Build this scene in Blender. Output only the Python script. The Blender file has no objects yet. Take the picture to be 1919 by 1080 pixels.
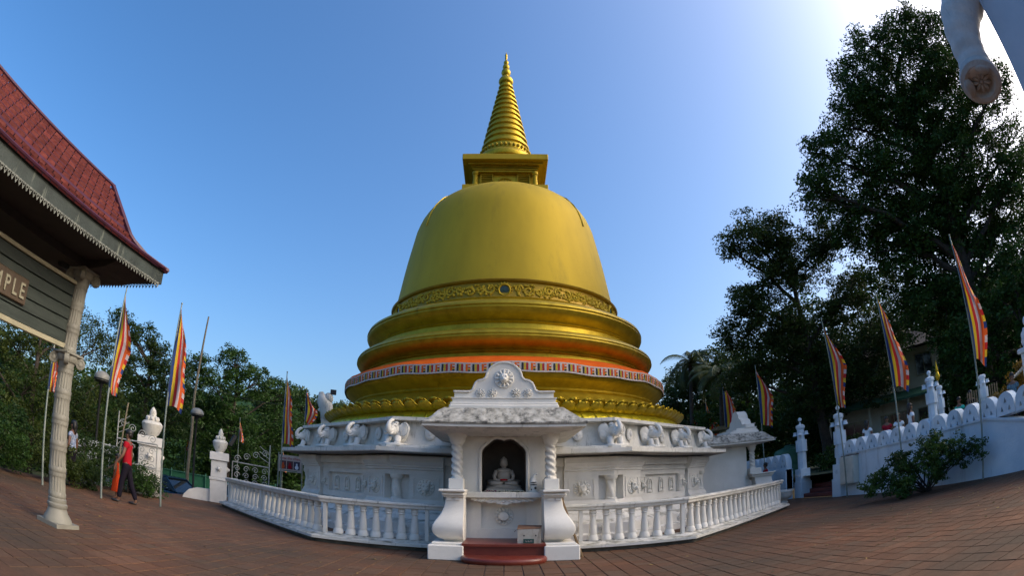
import bpy, math, random
import numpy as np
from mathutils import Matrix, Vector, Euler
R_ = math.radians
rnd = random.Random(7)
S = bpy.context.scene
COL = S.collection

# ------------------------------------------------------------------ camera (a wide action-camera lens)
cd = bpy.data.cameras.new('camera'); cam = bpy.data.objects.new('camera', cd); COL.objects.link(cam); S.camera = cam
S.render.engine = 'CYCLES'
cd.type = 'PANO'
cd.sensor_fit = 'HORIZONTAL'; cd.sensor_width = 36.0; cd.sensor_height = 36.0*577/1024
cc = cd.cycles if hasattr(cd, 'cycles') and hasattr(cd.cycles, 'panorama_type') else cd
cc.panorama_type = 'FISHEYE_LENS_POLYNOMIAL'
cc.fisheye_fov = R_(200)
cc.fisheye_polynomial_k0 = 0.0
cc.fisheye_polynomial_k1 = -5.13798585e-02
cc.fisheye_polynomial_k2 = -1.18417728e-04
cc.fisheye_polynomial_k3 = 4.91835125e-06
cc.fisheye_polynomial_k4 = -5.48418218e-07
cd.clip_start = 0.05; cd.clip_end = 2000
cam.location = (0, 0, 1.3)
cam.rotation_euler = (R_(90+21.016), 0, -0.0147)

# ------------------------------------------------------------------ sky and sun
SUN_EL, SUN_AZ = 34.0, 96.0            # azimuth clockwise from +Y
W = bpy.data.worlds.new('World'); S.world = W; W.use_nodes = True
nt = W.node_tree; nt.nodes.clear()
sky = nt.nodes.new('ShaderNodeTexSky'); sky.sky_type = 'NISHITA'; sky.sun_disc = False
sky.sun_elevation = R_(SUN_EL); sky.sun_rotation = R_(SUN_AZ)
sky.air_density = 1.0; sky.dust_density = 5.0; sky.ozone_density = 3.0
bg = nt.nodes.new('ShaderNodeBackground'); bg.inputs[1].default_value = 0.14
wo = nt.nodes.new('ShaderNodeOutputWorld')
hs = nt.nodes.new('ShaderNodeHueSaturation'); hs.inputs['Saturation'].default_value = 1.30; hs.inputs['Value'].default_value = 1.0
nt.links.new(sky.outputs[0], hs.inputs['Color']); nt.links.new(hs.outputs[0], bg.inputs[0]); nt.links.new(bg.outputs[0], wo.inputs[0])
sl = bpy.data.lights.new('sun', 'SUN'); sl.energy = .6; sl.angle = R_(30); sl.color = (1, .86, .66)
so = bpy.data.objects.new('sun', sl); COL.objects.link(so)
dv = Vector((math.sin(R_(SUN_AZ))*math.cos(R_(SUN_EL)), math.cos(R_(SUN_AZ))*math.cos(R_(SUN_EL)), math.sin(R_(SUN_EL))))
so.rotation_euler = dv.to_track_quat('Z', 'Y').to_euler(); so.location = dv*60
S.view_settings.view_transform = 'Standard'; S.view_settings.look = 'None'
S.view_settings.exposure = 1.05; S.view_settings.gamma = 1.0
S.cycles.max_bounces = 6; S.cycles.diffuse_bounces = 3; S.cycles.glossy_bounces = 3; S.cycles.transparent_max_bounces = 6

# ------------------------------------------------------------------ materials
def N(nt, t, **k):
    n = nt.nodes.new(t)
    for a, v in k.items(): setattr(n, a, v)
    return n
def pmat(name, c1, c2=None, scale=3.0, rough=.7, metal=0., bump=0., bscale=30., stretch=(1, 1, 1), grime=None,
         gscale=2.0, gthr=.56, gsoft=.14, top=None, transl=0., spec=None, rnd_obj=0., detail=5, emis=None, coords='world', lo=.35, hi=.65):
    m = bpy.data.materials.new(name); m.use_nodes = True; t = m.node_tree; t.nodes.clear(); L = t.links.new
    out = N(t, 'ShaderNodeOutputMaterial'); b = N(t, 'ShaderNodeBsdfPrincipled')
    b.inputs['Roughness'].default_value = rough; b.inputs['Metallic'].default_value = metal
    if spec is not None: b.inputs['Specular IOR Level'].default_value = spec
    geo = N(t, 'ShaderNodeNewGeometry')
    if coords == 'world': src = geo.outputs['Position']
    else: src = N(t, 'ShaderNodeTexCoord').outputs['Object']
    c2 = c2 or c1
    mp = N(t, 'ShaderNodeMapping'); mp.inputs['Scale'].default_value = stretch; L(src, mp.inputs[0])
    n1 = N(t, 'ShaderNodeTexNoise'); n1.inputs['Scale'].default_value = scale; n1.inputs['Detail'].default_value = detail
    n1.inputs['Roughness'].default_value = .62
    L(mp.outputs[0], n1.inputs[0])
    rp = N(t, 'ShaderNodeValToRGB'); rp.color_ramp.elements[0].position = lo; rp.color_ramp.elements[1].position = hi
    rp.color_ramp.elements[0].color = (*c1, 1); rp.color_ramp.elements[1].color = (*c2, 1); L(n1.outputs[0], rp.inputs[0])
    cur = rp.outputs[0]
    if rnd_obj:
        oi = N(t, 'ShaderNodeObjectInfo'); hs = N(t, 'ShaderNodeHueSaturation')
        mr = N(t, 'ShaderNodeMapRange'); mr.inputs[3].default_value = 1-rnd_obj; mr.inputs[4].default_value = 1+rnd_obj
        L(oi.outputs['Random'], mr.inputs[0]); L(mr.outputs[0], hs.inputs['Value']); L(cur, hs.inputs['Color']); cur = hs.outputs[0]
    def mixin(cur, col, fac):
        mx = N(t, 'ShaderNodeMix', data_type='RGBA'); L(fac, mx.inputs[0]); L(cur, mx.inputs[6]); mx.inputs[7].default_value = (*col, 1)
        return mx.outputs[2]
    if grime:
        mg = N(t, 'ShaderNodeMapping'); mg.inputs['Scale'].default_value = (1, 1, .16); L(src, mg.inputs[0])
        ng = N(t, 'ShaderNodeTexNoise'); ng.inputs['Scale'].default_value = gscale; ng.inputs['Detail'].default_value = 8; ng.inputs['Roughness'].default_value = .72
        L(mg.outputs[0], ng.inputs[0])
        mr = N(t, 'ShaderNodeMapRange'); mr.inputs[1].default_value = gthr; mr.inputs[2].default_value = gthr+gsoft; mr.inputs[4].default_value = .85
        L(ng.outputs[0], mr.inputs[0]); cur = mixin(cur, grime, mr.outputs[0])
    if top:   # lichen and dust that settle on upward faces
        sx = N(t, 'ShaderNodeSeparateXYZ'); L(geo.outputs['Normal'], sx.inputs[0])
        m1 = N(t, 'ShaderNodeMapRange'); m1.inputs[1].default_value = .5; m1.inputs[2].default_value = .95; L(sx.outputs[2], m1.inputs[0])
        ng = N(t, 'ShaderNodeTexNoise'); ng.inputs['Scale'].default_value = 5; ng.inputs['Detail'].default_value = 8; L(src, ng.inputs[0])
        m2 = N(t, 'ShaderNodeMapRange'); m2.inputs[1].default_value = .42; m2.inputs[2].default_value = .66; L(ng.outputs[0], m2.inputs[0])
        mm = N(t, 'ShaderNodeMath', operation='MULTIPLY'); L(m1.outputs[0], mm.inputs[0]); L(m2.outputs[0], mm.inputs[1])
        cur = mixin(cur, top, mm.outputs[0])
    L(cur, b.inputs['Base Color'])
    if bump:
        nb = N(t, 'ShaderNodeTexNoise'); nb.inputs['Scale'].default_value = bscale; nb.inputs['Detail'].default_value = 6; L(src, nb.inputs[0])
        bp = N(t, 'ShaderNodeBump'); bp.inputs['Strength'].default_value = bump; bp.inputs['Distance'].default_value = .02
        L(nb.outputs[0], bp.inputs['Height']); L(bp.outputs[0], b.inputs['Normal'])
    if transl:
        tr = N(t, 'ShaderNodeBsdfTranslucent'); L(cur, tr.inputs[0]); mx = N(t, 'ShaderNodeMixShader'); mx.inputs[0].default_value = transl
        L(b.outputs[0], mx.inputs[1]); L(tr.outputs[0], mx.inputs[2]); L(mx.outputs[0], out.inputs[0])
    else: L(b.outputs[0], out.inputs[0])
    m['m'] = 1
    return m

WH = pmat('white_plaster', (0.5890, 0.5605, 0.5035), (0.7030, 0.6745, 0.6175), 1.6, .75, bump=.25, bscale=25, grime=(.24, .22, .17), gscale=3.4, gthr=.60, gsoft=.22, top=(.24, .23, .18))
WH2 = pmat('white_plaster_stained', (0.5225, 0.5035, 0.4370), (0.6555, 0.6270, 0.5700), 2.5, .8, bump=.35, bscale=22, grime=(.09, .09, .06), gscale=7, gthr=.56, gsoft=.14, top=(.15, .145, .10))
WCLEAN = pmat('white_plaster_clean', (0.6080, 0.5795, 0.5130), (0.7030, 0.6745, 0.6080), 1.3, .7, bump=.15, bscale=20, grime=(.38, .35, .27), gscale=1.6, gthr=.62)
WTHER = pmat('weathered_concrete', (.50, .47, .40), (.20, .19, .155), 7, .9, bump=.9, bscale=16, grime=(.035, .035, .03), gscale=6, gthr=.50, gsoft=.12)
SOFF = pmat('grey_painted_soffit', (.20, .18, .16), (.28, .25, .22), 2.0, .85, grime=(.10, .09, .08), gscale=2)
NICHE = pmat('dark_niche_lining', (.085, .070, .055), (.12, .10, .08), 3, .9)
STONE = pmat('white_marble', (.32, .28, .23), (.38, .34, .29), 4, .5)
BLUEW = pmat('limewash_wall', (.46, .56, .65), (.60, .68, .74), 1.2, .8, bump=.3, bscale=18, grime=(.16, .18, .17), gscale=1.3, gthr=.58, gsoft=.2, top=(.66, .68, .66))
GOLD = pmat('gold_paint', (.36, .25, .012), (.47, .325, .017), .55, .70, .52, bump=.12, bscale=7, stretch=(1, 1, .3), grime=(.20, .15, .02), gscale=1.5, gthr=.56, gsoft=.3)
GOLDD = pmat('gold_paint_worn', (.36, .24, .012), (.50, .345, .02), 3, .44, .74, bump=.25, bscale=22, grime=(.10, .08, .01), gscale=3, gthr=.6)
PETU = pmat('gold_paint_petals_weathered', (.50, .42, .02), (.62, .52, .03), 4, .32, .75, bump=.5, bscale=12, grime=(.22, .22, .06), gscale=4, gthr=.55)
MEDM = pmat('dark_glass_tile', (.015, .04, .04), (.03, .07, .06), 20, .25)
RED = pmat('red_oxide_floor_paint', (0.1200, 0.0168, 0.0084), (0.1620, 0.0300, 0.0156), 4, .38, bump=.1, grime=(.16, .07, .05), gscale=3, gthr=.58)
ORANGE = pmat('orange_cloth', (.60, .085, .006), (.68, .12, .01), 3, .9, spec=.1)
def fmat(n, c): return pmat(n, c, tuple(min(1, x*1.15) for x in c), 5, .8, transl=.3)
FB, FY, FR, FW, FO = fmat('blue_cloth', (.015, .04, .15)), fmat('yellow_cloth', (.56, .38, .02)), fmat('red_cloth', (.42, .022, .022)), fmat('white_cloth', (.50, .42, .41)), fmat('orange_flag_cloth', (.58, .095, .015))
FK = fmat('black_cloth', (.02, .025, .03))
TILE = pmat('red_clay_tile', (.17, .034, .030), (.27, .070, .058), 9, .7, bump=.3, bscale=40, rnd_obj=.25, grime=(.10, .03, .03), gscale=6, gthr=.6)
PURP = pmat('roof_edge_metal', (.045, .010, .022), (.07, .016, .035), 4, .5)
FASC = pmat('weathered_fascia_board', (.013, .020, .017), (.034, .046, .040), 3, .7, bump=.3, grime=(.17, .19, .15), gscale=6, gthr=.60, gsoft=.1)
DARKW = pmat('dark_underside_wood', (.018, .014, .012), (.03, .022, .018), 5, .8)
PLANK = pmat('dark_green_painted_plank', (.016, .024, .019), (.030, .040, .032), 2, .6, stretch=(8, 1, 8), bump=.25, bscale=30, rnd_obj=.1)
TRIM = pmat('cream_trim_wood', (.26, .24, .16), (.34, .31, .21), 5, .6)
PLAQ = pmat('brown_wood_plaque', (.05, .032, .018), (.075, .05, .028), 3, .5, stretch=(1, 6, 1))
LETT = pmat('pale_gold_letters', (0.2400, 0.2280, 0.1560), (0.2820, 0.2640, 0.1920), 8, .5)
LACE = pmat('pierced_valance_tin', (.11, .12, .10), (.20, .21, .18), 7, .6)
PAINTC = pmat('cream_column_paint_shaded', (0.1700, 0.1632, 0.1360), (0.2244, 0.2176, 0.1768), 2.5, .6, bump=.2, bscale=20, grime=(.30, .25, .18), gscale=2.5, gthr=.6, coords='world')  # cream darkened throughout: the roof's shade is put into the colour
POLE = pmat('galvanised_pole', (.16, .20, .18), (.26, .29, .26), 4, .45, .4)
BAMB = pmat('bamboo_pole_wood', (.12, .10, .06), (.20, .16, .10), 6, .7)
BARK = pmat('tree_bark', (.020, .015, .011), (.05, .038, .027), 6, .9, bump=.6, bscale=12)
IRON = pmat('silver_painted_iron', (.30, .30, .27), (.42, .42, .38), 5, .5, .3)
BROWN = pmat('brown_cardboard', (.12, .06, .035), (.17, .09, .05), 5, .8)
BOXM = pmat('pale_cardboard', (.36, .33, .27), (.46, .43, .36), 7, .8, grime=(.15, .12, .08), gscale=6)
BLACK = pmat('black_paint', (.012, .012, .012), (.02, .02, .02), 5, .5)
GREENL = pmat('green_label_card', (.01, .05, .04), (.015, .06, .05), 5, .6)
CREAM = pmat('cream_house_paint', (.50, .49, .42), (.60, .58, .50), 2, .8, grime=(.25, .24, .19))
GREENP = pmat('green_painted_metal', (.02, .10, .06), (.03, .13, .08), 3, .6)
STEPR = pmat('dark_red_step_paint', (.13, .025, .020), (.19, .045, .032), 4, .6)
STEPG = pmat('grey_landing', (.22, .23, .19), (.28, .28, .24), 4, .8)
SKINM = pmat('brown_skin', (.13, .06, .035), (.16, .08, .045), 8, .55)
HAIR = pmat('black_hair', (.008, .007, .006), (.012, .01, .008), 8, .5)
def cloth(n, c, c2=None, sc=9): return pmat(n, c, c2 or tuple(x*1.2 for x in c), sc, .95, bump=.5, bscale=9, coords='obj', spec=.08)
CRED = cloth('red_shirt_cloth', (.30, .010, .018)); CDARK = cloth('dark_trouser_cloth', (.012, .010, .016)); CPRINT = cloth('blue_white_print', (.06, .11, .24), (.42, .46, .52), 22)
CORG = cloth('orange_dress_cloth', (.48, .05, .012)); CWHT = cloth('white_shirt_cloth', (.60, .66, .72)); CGRN = cloth('turquoise_shirt_cloth', (.04, .42, .34)); CMAR = cloth('maroon_shirt_cloth', (.24, .015, .03)); CBLU = cloth('blue_check_cloth', (.03, .07, .12), (.14, .22, .28), 30)
def leafmat(n, a, b): return pmat(n, a, b, 1.1, .5, transl=.32, spec=.25, detail=3)
LF1 = leafmat('leaves_dark_green', (.014, .040, .007), (.050, .105, .018))
LF2 = leafmat('leaves_mid_green', (0.0176, 0.0400, 0.0072), (0.0440, 0.0760, 0.0144))
LF3 = leafmat('leaves_olive_green', (0.0225, 0.0413, 0.0060), (0.0638, 0.0863, 0.0135))
LFP = leafmat('palm_leaves', (.028, .045, .012), (.07, .09, .03))
GRASS = pmat('grass_ground', (.02, .035, .01), (.05, .06, .02), .6, .95)
EARTH = pmat('bare_earth', (.06, .045, .03), (.10, .075, .05), 1.2, .95)
CARP = pmat('dark_blue_car_paint', (.005, .025, .05), (.006, .03, .06), 1, .2, .3)
CARW = pmat('pale_car_paint', (.30, .36, .38), (.33, .4, .42), 1, .25, .3)
GLS = pmat('dark_car_glass', (.01, .012, .015), (.015, .02, .02), 1, .08)
TYRE = pmat('black_tyre_rubber', (.012, .012, .012), (.02, .02, .02), 9, .9)
ALLOY = pmat('silver_alloy', (.35, .35, .36), (.4, .4, .4), 5, .35, .8)
NETM = pmat('green_net', (.012, .10, .05), (.02, .14, .07), 6, .8, transl=.2)
BANW = pmat('white_banner_print', (.42, .36, .32), (.50, .43, .38), 4, .6)
LAMPG = pmat('lamp_globe_acrylic', (.16, .16, .14), (.22, .21, .18), 4, .5)
WIREM = pmat('black_cable', (.01, .01, .01), (.02, .02, .02), 4, .6)
FLOW = pmat('white_petals', (.60, .55, .40), (.70, .66, .52), 30, .7); FLOP = pmat('purple_petals', (.16, .02, .06), (.25, .04, .10), 30, .7)
SILV = pmat('steel_floodlight_glass', (.28, .34, .38), (.36, .42, .46), 4, .2, .3)

def pavermat():
    m = bpy.data.materials.new('brick_paver'); m.use_nodes = True; t = m.node_tree; t.nodes.clear(); L = t.links.new
    out = N(t, 'ShaderNodeOutputMaterial'); b = N(t, 'ShaderNodeBsdfPrincipled'); L(b.outputs[0], out.inputs[0])
    geo = N(t, 'ShaderNodeNewGeometry')
    ad = N(t, 'ShaderNodeVectorMath', operation='MULTIPLY'); L(geo.outputs['Position'], ad.inputs[0]); ad.inputs[1].default_value = (1/.28, 1/.28, 0)
    fl = N(t, 'ShaderNodeVectorMath', operation='FLOOR'); L(ad.outputs[0], fl.inputs[0])
    wn = N(t, 'ShaderNodeTexWhiteNoise', noise_dimensions='3D'); L(fl.outputs[0], wn.inputs[0])
    rp = N(t, 'ShaderNodeValToRGB'); e = rp.color_ramp.elements
    e[0].position = 0; e[0].color = (.122, .056, .029, 1); e[1].position = 1; e[1].color = (.190, .090, .048, 1)
    x = e.new(.5); x.color = (.160, .072, .036, 1); x = e.new(.8); x.color = (.125, .073, .043, 1)
    L(wn.outputs['Value'], rp.inputs[0])
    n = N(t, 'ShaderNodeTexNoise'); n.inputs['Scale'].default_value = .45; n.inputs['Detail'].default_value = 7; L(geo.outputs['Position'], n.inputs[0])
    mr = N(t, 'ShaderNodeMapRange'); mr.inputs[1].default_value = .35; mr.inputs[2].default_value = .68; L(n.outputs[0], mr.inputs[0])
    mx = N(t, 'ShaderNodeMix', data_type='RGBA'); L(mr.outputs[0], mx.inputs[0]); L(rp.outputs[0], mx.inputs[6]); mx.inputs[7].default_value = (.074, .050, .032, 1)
    n2 = N(t, 'ShaderNodeTexNoise'); n2.inputs['Scale'].default_value = 14; n2.inputs['Detail'].default_value = 9; n2.inputs['Roughness'].default_value = .75; L(geo.outputs['Position'], n2.inputs[0])
    m3 = N(t, 'ShaderNodeMapRange'); m3.inputs[1].default_value = .3; m3.inputs[2].default_value = .75; m3.inputs[3].default_value = .7; m3.inputs[4].default_value = 1.25; L(n2.outputs[0], m3.inputs[0])
    hs = N(t, 'ShaderNodeHueSaturation'); L(m3.outputs[0], hs.inputs['Value']); L(mx.outputs[2], hs.inputs['Color']); L(hs.outputs[0], b.inputs['Base Color'])
    b.inputs['Roughness'].default_value = .85; b.inputs['Specular IOR Level'].default_value = .2
    bp = N(t, 'ShaderNodeBump'); bp.inputs['Strength'].default_value = .35; bp.inputs['Distance'].default_value = .01; L(n2.outputs[0], bp.inputs['Height']); L(bp.outputs[0], b.inputs['Normal'])
    return m
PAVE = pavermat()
def farpave():   # tiles too far off to tell apart: colour per tile and joint colour only
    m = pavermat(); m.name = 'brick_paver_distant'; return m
MORT = pmat('mortar_joint', (.075, .048, .036), (.10, .068, .052), 6, .95)

# ------------------------------------------------------------------ mesh helpers
class MB:
    def __init__(s): s.v = []; s.f = []; s.m = []; s.T = Matrix.Identity(4); s.mi = 0
    def add(s, vs, fs, mi=None):
        o = len(s.v); T = s.T
        for p in vs: s.v.append(tuple(T @ Vector(p)))
        for f in fs: s.f.append(tuple(i+o for i in f)); s.m.append(s.mi if mi is None else mi)
        return s
    def box(s, x0, x1, y0, y1, z0, z1, mi=None):
        return s.add([(x0, y0, z0), (x1, y0, z0), (x1, y1, z0), (x0, y1, z0), (x0, y0, z1), (x1, y0, z1), (x1, y1, z1), (x0, y1, z1)],
                     [(3, 2, 1, 0), (4, 5, 6, 7), (0, 1, 5, 4), (1, 2, 6, 5), (2, 3, 7, 6), (3, 0, 4, 7)], mi)
    def bevbox(s, x0, x1, y0, y1, z0, z1, b=.01, mi=None):
        vs = []; zs = [(z0, b), (z0+b, 0), (z1-b, 0), (z1, b)]
        for z, i in zs:
            vs += [(x0+i+b, y0+i, z), (x1-i-b, y0+i, z), (x1-i, y0+i+b, z), (x1-i, y1-i-b, z), (x1-i-b, y1-i, z), (x0+i+b, y1-i, z), (x0+i, y1-i-b, z), (x0+i, y0+i+b, z)]
        fs = [tuple(range(7, -1, -1)), tuple(range(24, 32))]
        for k in range(3):
            for j in range(8): fs.append((k*8+j, k*8+(j+1) % 8, (k+1)*8+(j+1) % 8, (k+1)*8+j))
        return s.add(vs, fs, mi)
    def lathe(s, prof, n=24, c=(0, 0), a0=0., full=True, arc=2*math.pi, flute=0, fd=0., mi=None, scx=1, scy=1, cap=True):
        vs = []; fs = []; k = n if full else n+1
        for r, z in prof:
            for j in range(k):
                a = a0+arc*j/n; rr = r
                if flute: rr = r*(1-fd*(.5+.5*math.cos(flute*a)))
                vs.append((c[0]+rr*math.cos(a)*scx, c[1]+rr*math.sin(a)*scy, z))
        for i in range(len(prof)-1):
            for j in range(n if not full else k):
                j2 = (j+1) % k if full else j+1
                fs.append((i*k+j, i*k+j2, (i+1)*k+j2, (i+1)*k+j))
        if full and cap:
            if prof[0][0] > 1e-4: fs.append(tuple(range(k-1, -1, -1)))
            if prof[-1][0] > 1e-4: fs.append(tuple((len(prof)-1)*k+j for j in range(k)))
        return s.add(vs, fs, mi)
    def octa(s, prof, c=(0, 0), mi=None, sides=None, cap=True):   # prof radii are apothems; flat side faces -Y
        q = [(r/math.cos(R_(22.5)), z) for r, z in prof]
        return s.lathe(q, 8, c, a0=R_(-90-22.5), mi=mi, cap=cap)
    def tube(s, pts, rad, n=8, caps=True, mi=None, sc=(1, 1)):
        pts = [Vector(p) for p in pts]
        if not hasattr(rad, '__len__'): rad = [rad]*len(pts)
        vs = []; fs = []; up = None
        for i, p in enumerate(pts):
            d = (pts[min(i+1, len(pts)-1)]-pts[max(i-1, 0)]);
            if d.length < 1e-9: d = Vector((0, 0, 1))
            d.normalize()
            if up is None:
                up = d.orthogonal().normalized()
            up = (up-d*up.dot(d));
            if up.length < 1e-6: up = d.orthogonal()
            up.normalize(); w = d.cross(up)
            for j in range(n):
                a = 2*math.pi*j/n; vs.append(tuple(p+(up*math.cos(a)*sc[0]+w*math.sin(a)*sc[1])*rad[i]))
        for i in range(len(pts)-1):
            for j in range(n): fs.append((i*n+j, i*n+(j+1) % n, (i+1)*n+(j+1) % n, (i+1)*n+j))
        if caps: fs.append(tuple(range(n-1, -1, -1))); fs.append(tuple((len(pts)-1)*n+j for j in range(n)))
        return s.add(vs, fs, mi)
    def ell(s, c, r, nu=12, nv=8, rot=None, mi=None):
        if not hasattr(r, '__len__'): r = (r, r, r)
        vs = [(0, 0, -1)]; fs = []
        for i in range(1, nv):
            t = -math.pi/2+math.pi*i/nv
            for j in range(nu):
                a = 2*math.pi*j/nu; vs.append((math.cos(t)*math.cos(a), math.cos(t)*math.sin(a), math.sin(t)))
        vs.append((0, 0, 1))
        for j in range(nu): fs.append((0, 1+(j+1) % nu, 1+j))
        for i in range(nv-2):
            for j in range(nu): fs.append((1+i*nu+j, 1+i*nu+(j+1) % nu, 1+(i+1)*nu+(j+1) % nu, 1+(i+1)*nu+j))
        k = len(vs)-1
        for j in range(nu): fs.append((k, 1+(nv-2)*nu+j, 1+(nv-2)*nu+(j+1) % nu))
        M = Matrix.Translation(c) @ (rot.to_matrix().to_4x4() if rot else Matrix.Identity(4)) @ Matrix.Diagonal((*r, 1))
        return s.add([tuple(M @ Vector(p)) for p in vs], fs, mi)
    def prism(s, poly, y0, y1, mi=None):      # poly in x,z
        n = len(poly); vs = [(x, y0, z) for x, z in poly]+[(x, y1, z) for x, z in poly]
        fs = [tuple(range(n)), tuple(range(2*n-1, n-1, -1))]+[(i+n, (i+1) % n+n, (i+1) % n, i) for i in range(n)]
        return s.add(vs, fs, mi)
    def sweep(s, path, prof, mi=None, closed_prof=True, nsign=1):   # path xy list; prof (offset outward, z)
        P = [Vector((p[0], p[1], 0)) for p in path]; k = len(prof); vs = []; fs = []
        for i, p in enumerate(P):
            d0 = (P[i]-P[i-1]).normalized() if i > 0 else None; d1 = (P[i+1]-P[i]).normalized() if i < len(P)-1 else None
            if d0 is None: d0 = d1
            if d1 is None: d1 = d0
            n0 = Vector((d0.y, -d0.x, 0)); n1 = Vector((d1.y, -d1.x, 0)); nn = (n0+n1).normalized(); nn = nn/max(.3, nn.dot(n0))*nsign
            for o, z in prof: vs.append((p.x+nn.x*o, p.y+nn.y*o, z))
        for i in range(len(P)-1):
            for j in range(k): fs.append((i*k+j, (i+1)*k+j, (i+1)*k+(j+1) % k, i*k+(j+1) % k))
        fs.append(tuple(range(k))); fs.append(tuple((len(P)-1)*k+j for j in range(k-1, -1, -1)))
        return s.add(vs, fs, mi)
    def mesh(s, name, mats, smooth=False):
        me = bpy.data.meshes.new(name); me.from_pydata(s.v, [], s.f)
        if not isinstance(mats, (list, tuple)): mats = [mats]
        for m in mats: me.materials.append(m)
        me.polygons.foreach_set('material_index', s.m)
        if smooth:
            me.polygons.foreach_set('use_smooth', [True]*len(s.f))
        me.update()
        if smooth and smooth != 'all':
            try: me.set_sharp_from_angle(angle=R_(38))
            except Exception: pass
        return me
def link(name, me, parent=None, loc=(0, 0, 0), rot=(0, 0, 0), sc=(1, 1, 1), **props):
    o = bpy.data.objects.new(name, me); COL.objects.link(o); o.location = loc; o.rotation_euler = rot; o.scale = sc
    if parent: o.parent = parent
    for k, v in props.items():
        if v is not None: o[k] = v
    return o
def part(name, mb, mats, parent=None, smooth=True, **k): return link(name, mb.mesh(name, mats, smooth), parent, **k)
def thing(name, label, cat, loc=(0, 0, 0), rz=0, group=None):
    return link(name, None, None, loc, (0, 0, rz), label=label, category=cat, group=group)
def kids(o): return [c for c in list(bpy.data.objects) if c.parent == o]
def clone(root, loc, rz, label, group=None, sc=None):
    kidmap = {}
    for c in bpy.data.objects:
        if c.parent: kidmap.setdefault(c.parent.name, []).append(c)
    def rec(o, par):
        n = o.copy(); COL.objects.link(n); n.parent = par
        for c in kidmap.get(o.name, []): rec(c, n)
        return n
    r = rec(root, None); r.location = loc; r.rotation_euler = (0, 0, rz); r['label'] = label
    if sc: r.scale = sc
    if group: r['group'] = group
    return r
def twist(mb, c, r, z0, z1, turns=3, strands=3, n=18, nz=26, mi=None):    # barley-sugar column
    vs = []; fs = []
    for i in range(nz+1):
        t = i/nz; z = z0+(z1-z0)*t
        for j in range(n):
            a = 2*math.pi*j/n; rr = r*(1.06-.30*abs(math.cos(.5*strands*(a+2*math.pi*turns*t/strands)))**3)
            vs.append((c[0]+rr*math.cos(a), c[1]+rr*math.sin(a), z))
    for i in range(nz):
        for j in range(n): fs.append((i*n+j, i*n+(j+1) % n, (i+1)*n+(j+1) % n, (i+1)*n+j))
    fs.append(tuple(nz*n+j for j in range(n))); mb.add(vs, fs, mi)
def rosette(mb, c, r, petals=10, d=.05, mi=None, out=(0, -1, 0)):   # carved round flower facing -Y (local)
    T0 = mb.T; mb.T = T0 @ Matrix.Translation(c) @ Matrix.Rotation(R_(90), 4, 'X')
    mb.lathe([(r, 0), (r, d*.35), (r*.93, d*.5), (r*.86, d*.35), (r*.55, d*.30), (0.001, d*.3)], 24, mi=mi)
    for k in range(petals):
        a = 2*math.pi*k/petals; mb.ell((math.cos(a)*r*.68, math.sin(a)*r*.68, d*.4), (r*.26, r*.16, d*.45), 8, 5, Euler((0, 0, a)), mi=mi)
    mb.lathe([(r*.42, d*.3), (r*.42, d*.9), (r*.34, d*1.1), (r*.3, d*.8), (r*.18, d*1.1), (.001, d*1.2)], 16, mi=mi)
    mb.T = T0

# ------------------------------------------------------------------ ground
D = 19.24            # distance from the lens to the stupa's axis
m = MB()
XS = [-400, -120, -60, -30, -18, -11.35, 11.4, 30, 60, 120, 400]; YS = [-60, -20, -8, 0, 10, 20, 30, 45, 70, 120, 400]
def gz(x, y):
    if x > 11.2: return (.85 if y < 30 else 1.2) if y < 60 else 0.
    r = max(0, min(1, (math.hypot(x, y)-70)/150)); return -1.1+r*1.0
vs = [(x, y, gz(x, y) if abs(x-11.4) > .01 else .85) for y in YS for x in XS]; nx = len(XS)
for i in range(len(vs)):
    if abs(vs[i][0]-11.35+0) < 0: pass
fs = [(j*nx+i, j*nx+i+1, (j+1)*nx+i+1, (j+1)*nx+i) for j in range(len(YS)-1) for i in range(nx-1) if not (XS[i] == -11.35)]
m.add(vs, fs)
link('ground', m.mesh('ground', GRASS), kind='structure')
m = MB(); m.box(-11.3, 11.35, -12, 46, -1.5, -.012)
plaza = link('plaza', m.mesh('plaza', MORT), kind='structure')
m = MB(); TS = .28
def paver(mb, x, y, g=.007, h=0., z0=-.02, z1=0.):
    x0, x1, y0, y1 = x+g/2, x+TS-g/2, y+g/2, y+TS-g/2; b = .006
    mb.add([(x0, y0, z0), (x1, y0, z0), (x1, y1, z0), (x0, y1, z0), (x0+b, y0+b, z1+h), (x1-b, y0+b, z1+h), (x1-b, y1-b, z1+h), (x0+b, y1-b, z1+h)],
           [(4, 5, 6, 7), (0, 1, 5, 4), (1, 2, 6, 5), (2, 3, 7, 6), (3, 0, 4, 7)])
one = MB(); paver(one, -TS/2, -TS/2); onem = one.mesh('paving_tile', PAVE)
cells = []
for i in range(-40, 41):
    for j in range(-2, 70):
        x, y = i*TS, j*TS; cx, cy = x+TS/2, y+TS/2; d = math.hypot(cx, cy); a = math.degrees(math.atan2(cx, cy))
        if abs(cx) > 11.2: continue
        # inside the picture? the lower frame edge lies nearer towards the corners
        vis = 7.35-max(0, abs(a)-8)*.045
        if abs(a) < 66 and d > vis-.3: cells.append((TS*TS/d**3, d, x, y, a))
cells.sort(key=lambda c: c[1]-.0)
stuff = MB()
for k, (w, d, x, y, a) in enumerate(cells):
    h = rnd.uniform(-.0025, .0025)
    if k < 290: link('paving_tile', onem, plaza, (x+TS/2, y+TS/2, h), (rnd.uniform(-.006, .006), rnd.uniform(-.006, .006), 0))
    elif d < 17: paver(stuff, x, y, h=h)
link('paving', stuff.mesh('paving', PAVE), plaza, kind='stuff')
m = MB()
done = {(round(c[2]/TS), round(c[3]/TS)) for k, c in enumerate(cells) if k < 290 or c[1] < 17}
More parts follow.
